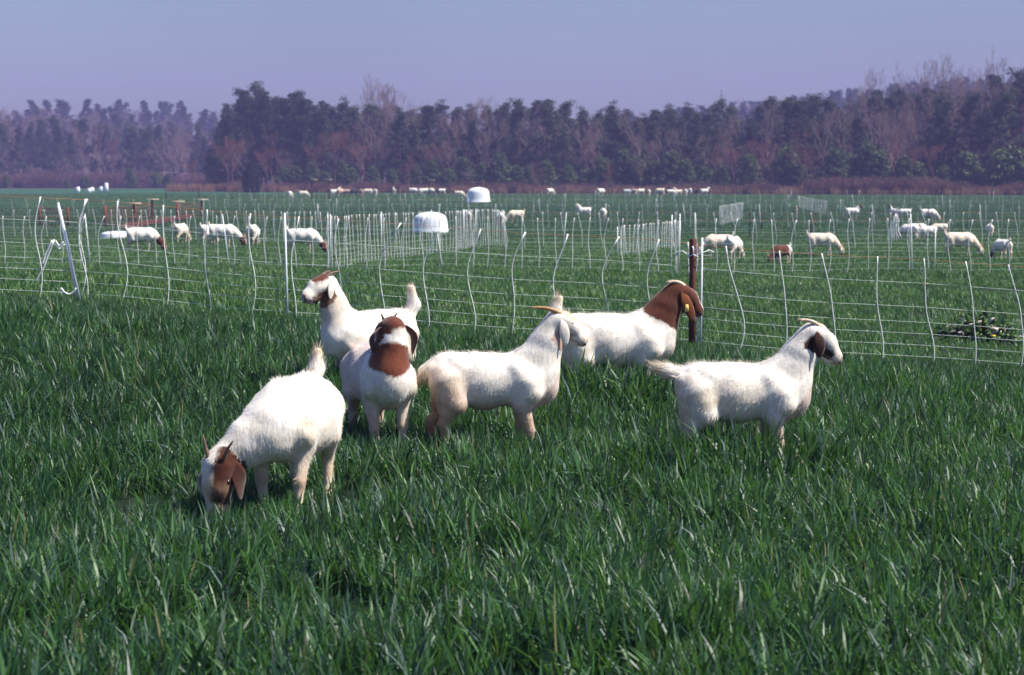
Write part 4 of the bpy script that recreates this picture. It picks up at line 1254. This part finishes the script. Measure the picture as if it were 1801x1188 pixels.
TOPY = [235, 215, 190, 160, 163, 178, 164, 175, 186, 178, 184, 188, 190, 186, 180, 182, 178, 186, 190, 186, 198, 203, 192, 190, 186, 212, 176, 180, 176, 186, 172, 170, 168, 160, 142, 130, 130]
def h_for(px, Y, ytop):
    p = at(px, Y); d = ray(px, ytop); t = Y / d[1]
    return CAM_H + d[2] * t - p.z

def build_wood():
    rng = random.Random(77)
    # rows of the main wood
    for row, (off, step, frac) in enumerate([(0, 28, (.70, .97)), (9, 26, (.80, 1.0)), (20, 25, (.86, 1.03)), (34, 26, (.86, 1.05))]):
        px = 392 + rng.uniform(0, 10)
        while px < 2120:
            Y = front_D(px) + off + rng.uniform(-3, 3)
            top = float(np.interp(px, TOPX, TOPY))
            H = h_for(px, Y, top) * rng.uniform(*frac)
            k = rng.random()
            kind = 'pine'
            if row == 0:
                kind = 'pine' if k < .36 else ('bare' if k < .80 else 'maple')
                if kind == 'maple': H *= .72
                elif kind == 'bare': H *= .9
            elif row == 1 and k < .30: kind = 'bare'
            if px < 565 and row in (1, 2): kind = 'round'
            if px < 565 and row == 0 and k < .6: px += step; continue
            plant(kind, at(px, Y), max(H, 4), rng, 1.12 if kind == 'pine' else (.9 if kind == 'round' else .85),
                  None if kind == 'round' else {'pine': 'tall dark pine', 'bare': 'leafless grey-brown tree', 'maple': 'reddish budding maple'}[kind] + [' at the front of', ' second row in', ' deep in', ' at the back of'][row] + ' the wood behind ' + mark(px))
            px += step * rng.uniform(.75, 1.25) * (1.25 if kind == 'round' else 1)
    # shrub layer inside the wood
    for off, step in ((4, 24), (14, 24), (27, 26)):
        px = 385
        while px < 2120:
            Y = front_D(px) + off + rng.uniform(-2, 2); k = rng.random()
            if k < .5: plant('pine', at(px, Y), rng.uniform(4.5, 8.5), rng, 1.5, 'half-grown dark pine in the shade of the wood behind ' + mark(px), 'half-grown pines inside the wood')
            else: plant('bare', at(px, Y), rng.uniform(4, 7.5), rng, 1.5, 'low leafless shrub in the shade of the wood behind ' + mark(px), 'leafless shrubs inside the wood')
            px += step * rng.uniform(.7, 1.3)
    for off, step in ((-4, 30), (20, 30)):
        px = -330
        while px < 390:
            Y = 395 + off; k = rng.random()
            plant('bare' if k < .65 else 'pine', at(px, Y), rng.uniform(4.5, 8.5), rng, 1.4, 'low hazy shrub layer tree in the distant wood left of the gap', 'distant wood left of the gap')
            px += step * rng.uniform(.7, 1.3)
    # bare trees that stand above the pines
    for px, top, off in [(672, 156, 16), (690, 155, 22), (706, 168, 18), (655, 180, 14), (1560, 142, 40), (1620, 134, 44), (1655, 112, 48), (1690, 128, 44), (1720, 132, 50), (1765, 118, 44), (1540, 150, 44), (1590, 146, 30), (1800, 122, 48)]:
        Y = front_D(px) + off
        plant('bare', at(px, Y), h_for(px, Y, top), rng, .62, 'tall leafless tree rising above the pines', 'bare trees above the pines')
    for px, top, D_ in [(372, 262, 300), (384, 240, 298), (394, 222, 296), (380, 285, 290), (402, 205, 294)]:
        plant('round', at(px, D_), h_for(px, D_, top), rng, 1.0, 'smaller bushy pine sloping down to the gap in the wood', 'bushy pines sloping to the gap')
    # left hazy wood
    for row, (off, step) in enumerate([(0, 26), (14, 24), (30, 24)]):
        px = -330
        while px < 400:
            Y = 395 + off + rng.uniform(-4, 4)
            top = float(np.interp(px, [-330, 20, 60, 130, 170, 200, 260, 400], [205, 203, 214, 203, 214, 218, 220, 218]))
            H = h_for(px, Y, top) * (rng.uniform(.85, 1.0) if row else rng.uniform(.7, .95))
            k = rng.random(); kind = 'pine' if (k < .6 and px < 260) or k < .3 else ('bare' if k < .85 else 'maple')
            if kind == 'maple': H *= .75
            plant(kind, at(px, Y), H, rng, 1.0 if kind == 'pine' else .8, {'pine': 'hazy pine in the distant wood left of the gap', 'bare': 'hazy leafless tree in the distant wood left of the gap', 'maple': 'hazy reddish maple in the distant wood left of the gap'}[kind], 'distant wood left of the gap')
            px += step * rng.uniform(.75, 1.25)
    # young pines at the edge
    for px, top in [(500, 298), (520, 292), (550, 290), (572, 298), (600, 292), (618, 302), (655, 300), (730, 296), (760, 288), (790, 292), (815, 282), (850, 296), (878, 276), (905, 285), (930, 298), (960, 292), (1000, 296), (1030, 292),
                    (1060, 288), (1095, 276), (1120, 268), (1150, 284), (1180, 278), (1205, 290), (1240, 288), (1318, 284), (1385, 258), (1400, 290), (1470, 268), (1500, 262), (1525, 268), (1545, 278), (1590, 280), (1610, 284), (1700, 268), (1720, 290), (1760, 262), (1785, 258), (1830, 258),
                    (1660, 296), (1270, 296), (690, 305)]:
        Y = front_D(px) - 6 + rng.uniform(-2, 2)
        plant('young', at(px, Y), h_for(px, Y, top), rng, 1.15, 'low bright green young pine at the wood foot behind ' + mark(px))
    for px, top, w in [(150, 308, 1.5), (118, 318, 1.2), (230, 300, 1.1), (275, 300, 1.2), (295, 304, 1.0), (10, 308, 1.0), (380, 318, 1.3)]:
        Y = 345; plant('young', at(px, Y), h_for(px, Y, top), rng, w, 'dark evergreen bush in front of the distant wood', 'evergreen bushes left of the gap')
    plant('cedar', at(443, 262), h_for(443, 262, 287), rng, 1.25)
    px = -330
    while px < 395:
        Y = 372 + rng.uniform(-8, 8)
        plant('bramble', at(px, Y), rng.uniform(2.2, 4.0), rng, 1.3, 'dark leafless thicket under the distant wood left of the gap', 'thickets under the distant wood')
        px += rng.uniform(11, 18)
    # saplings and brambles
    for px, top in [(340, 285), (410, 250), (470, 268), (560, 262), (590, 240), (640, 262), (720, 278), (830, 300), (940, 290), (1070, 288), (1130, 282), (1290, 270), (1345, 262), (1410, 240), (1425, 262), (1580, 240), (1640, 262)]:
        Y = front_D(px) - 8; plant(rng.choice(['bare', 'maple', 'maple']), at(px, Y), h_for(px, Y, top), rng, .95, 'slender leafless sapling at the wood edge behind ' + mark(px), 'saplings along the wood edge')
    px = 395
    while px < 2100:
        dense = 1440 < px < 1645
        Y = front_D(px) - 11 + rng.uniform(-1.5, 1.5)
        top = 308 if dense else rng.uniform(316, 326)
        plant('bramble', at(px, Y), max(.8, h_for(px, Y, top)), rng, 1.35 if dense else 1.6,
              'tall dark bramble hedge in front of the right-hand wood' if dense else 'dark reddish leafless bramble thicket behind ' + mark(px), 'dark bramble hedge' if dense else None)
        px += 15 if dense else rng.uniform(20, 36)
    # far woods on the hills
    r2 = np.random.default_rng(4)
    P = []
    while len(P) < 1000:
        x, y = r2.uniform(-20, 260), r2.uniform(430, 700)
        if abs(x) < .33 * y + 30: P.append((x, y))
    while len(P) < 1500:
        x, y = r2.uniform(-260, -20), r2.uniform(470, 720); P.append((x, y))
    P = np.array(P); n = len(P)
    protos = []
    for t, c in TREES['pine'][:4]:
        a = MB(); src = bpy.data.objects.new('far_pine', c); protos.append(src)
    for t, c in TREES['bare'][:2]: protos.append(bpy.data.objects.new('far_bare', t))
    s = r2.uniform(.7, 1.05, n)
    scatter('hill_wood', np.stack([P[:, 0], P[:, 1], ground_z(P[:, 0], P[:, 1])], 1), np.stack([P[:, 0] * 0, P[:, 0] * 0, r2.uniform(0, 6.28, n)], 1),
            np.stack([s * 1.25, s * 1.25, s], 1), r2.integers(0, 6, n), protos, 'hazy wooded hills rising behind the tree line', 'woods')
    # dry grass strip at the wood edge
    rg = random.Random(9)
    dry = [blade_clump('dry_clump', rg, 60, .5, .5, 1.3, .03, M['dry'], .15, .25, 3) for _ in range(4)]
    px = r2.uniform(300, 1860, 2600); off = r2.uniform(-15, 2, 2600)
    Yv = np.array([front_D(max(380, a)) for a in px]) + off
    Xv = (px - CX) / FPX * Yv
    s = r2.uniform(.6, 1.15, 2600)
    scatter('dry_grass', np.stack([Xv, Yv, ground_z(Xv, Yv)], 1), np.stack([Xv * 0, Xv * 0, r2.uniform(0, 6.28, 2600)], 1), np.stack([s, s, s], 1),
            r2.integers(0, 4, 2600), dry, 'strip of dry brown grass along the wood edge', 'grass')
build_wood()

# ------------------------------------------------------------------ small things
def build_small():
    rng = random.Random(31)
    p = hit(1722, 604); root = empty('weed_clump', p, 0, 1.45); tag(root, 'dark leafy weed clump with pale dead leaves behind the right-hand netting', 'weed')
    for k in range(150):
        a = rng.random() * 6.283; q = rng.random() ** .6 * .30; L = rng.uniform(.06, .13); e = rng.uniform(-.2, 1.2)
        x, y = q * math.cos(a) * 1.15, q * math.sin(a) * .8; d = np.array([math.cos(a) * math.cos(e), math.sin(a) * math.cos(e), math.sin(e)])
        b = np.array([x, y, rng.uniform(.02, .30) * (1.05 - q / .34)]); m = MB()
        m.loft([b, b + d * L * .5 + (0, 0, .02), b + d * L, b + d * L * 1.25 - (0, 0, .03)], [.005, .026, .024, .004], [.002] * 4, 6, (-math.sin(a), math.cos(a), .2))
        obj('leaf', m.mesh('leaf', M['dead_leaf'] if k % 9 == 0 else M['weed']), root)
    for k in range(4):
        x = rng.uniform(-.2, .2); m = MB(); m.loft([(x, 0, 0), (x + .02, 0, .2), (x + rng.uniform(-.05, .05), 0, .36)], [.006, .005, .003], None, 4); obj('stem', m.mesh('stem', M['weed']), root)
    for px, py in [(1628, 512), (1745, 609)]:
        p = hit(px, py); root = empty('dandelion', p); tag(root, 'small yellow dandelion flower in the short grass', 'flower', 'yellow dandelions behind the netting')
        m = MB(); m.loft([(0, 0, 0), (.01, 0, .12)], .004, None, 4); obj('stem', m.mesh('stem', M['weed']), root)
        m = MB(); m.loft([(.01, 0, .115), (.01, 0, .125), (.01, 0, .14)], [.008, .034, .03], None, 10); obj('blossom', m.mesh('blossom', M['flower']), root)
    for px, py, h in [(187, 339, 1.3), (137, 340, .8), (162, 339, .7), (178, 339, .8), (157, 340, .6)]:
        p = hit(px, py); root = empty('white_barrel', p); tag(root, 'small white barrel under the dark evergreen bushes' if h < 1 else 'tall white barrel under the dark evergreen bushes', 'barrel', 'white barrels by the bushes')
        m = MB(); m.loft([(0, 0, 0), (0, 0, h * .5), (0, 0, h * .92), (0, 0, h)], [.26, .30, .27, .2], None, 10); obj('drum', m.mesh('drum', M['hut']), root)
        m = MB(); m.loft([(0, 0, h), (0, 0, h + .05)], [.21, .19], None, 10); obj('lid', m.mesh('lid', M['hut']), root)
    p = at(1268, 560); H = h_for(1268, 560, 158); root = empty('radio_mast', p); tag(root, 'thin radio mast far behind the wood', 'mast')
    m = MB(); m.loft([(0, 0, -1), (0, 0, H * .6), (0, 0, H)], [.28, .22, .1], None, 4); obj('mast', m.mesh('mast', M['tpost']), root)
    m = MB(); m.loft([(-.8, 0, H * .9), (.8, 0, H * .9)], .08, None, 4); obj('crossbar', m.mesh('crossbar', M['tpost']), root)
build_small()
build_grass()

# ------------------------------------------------------------------ haze
def build_haze():
    x0, x1, y0, y1, z0, z1 = -905, 905, -255, 1105, -2.0, 64.0
    m = MB(); m.box(((x0 + x1) / 2, (y0 + y1) / 2, (z0 + z1) / 2), (x1 - x0, y1 - y0, z1 - z0))
    mat, nt, o = new_mat('haze_air')
    v = nt.nodes.new('ShaderNodeVolumePrincipled')
    v.inputs['Color'].default_value = (0.42, 0.41, 0.92, 1)
    v.inputs['Density'].default_value = 0.00064
    v.inputs['Anisotropy'].default_value = 0.0
    nt.links.new(v.outputs[0], o.inputs['Volume'])
    h = obj('haze', m.mesh('haze', mat, False)); tag(h, 'thin blue haze hanging in the air', kind='stuff')
build_haze()
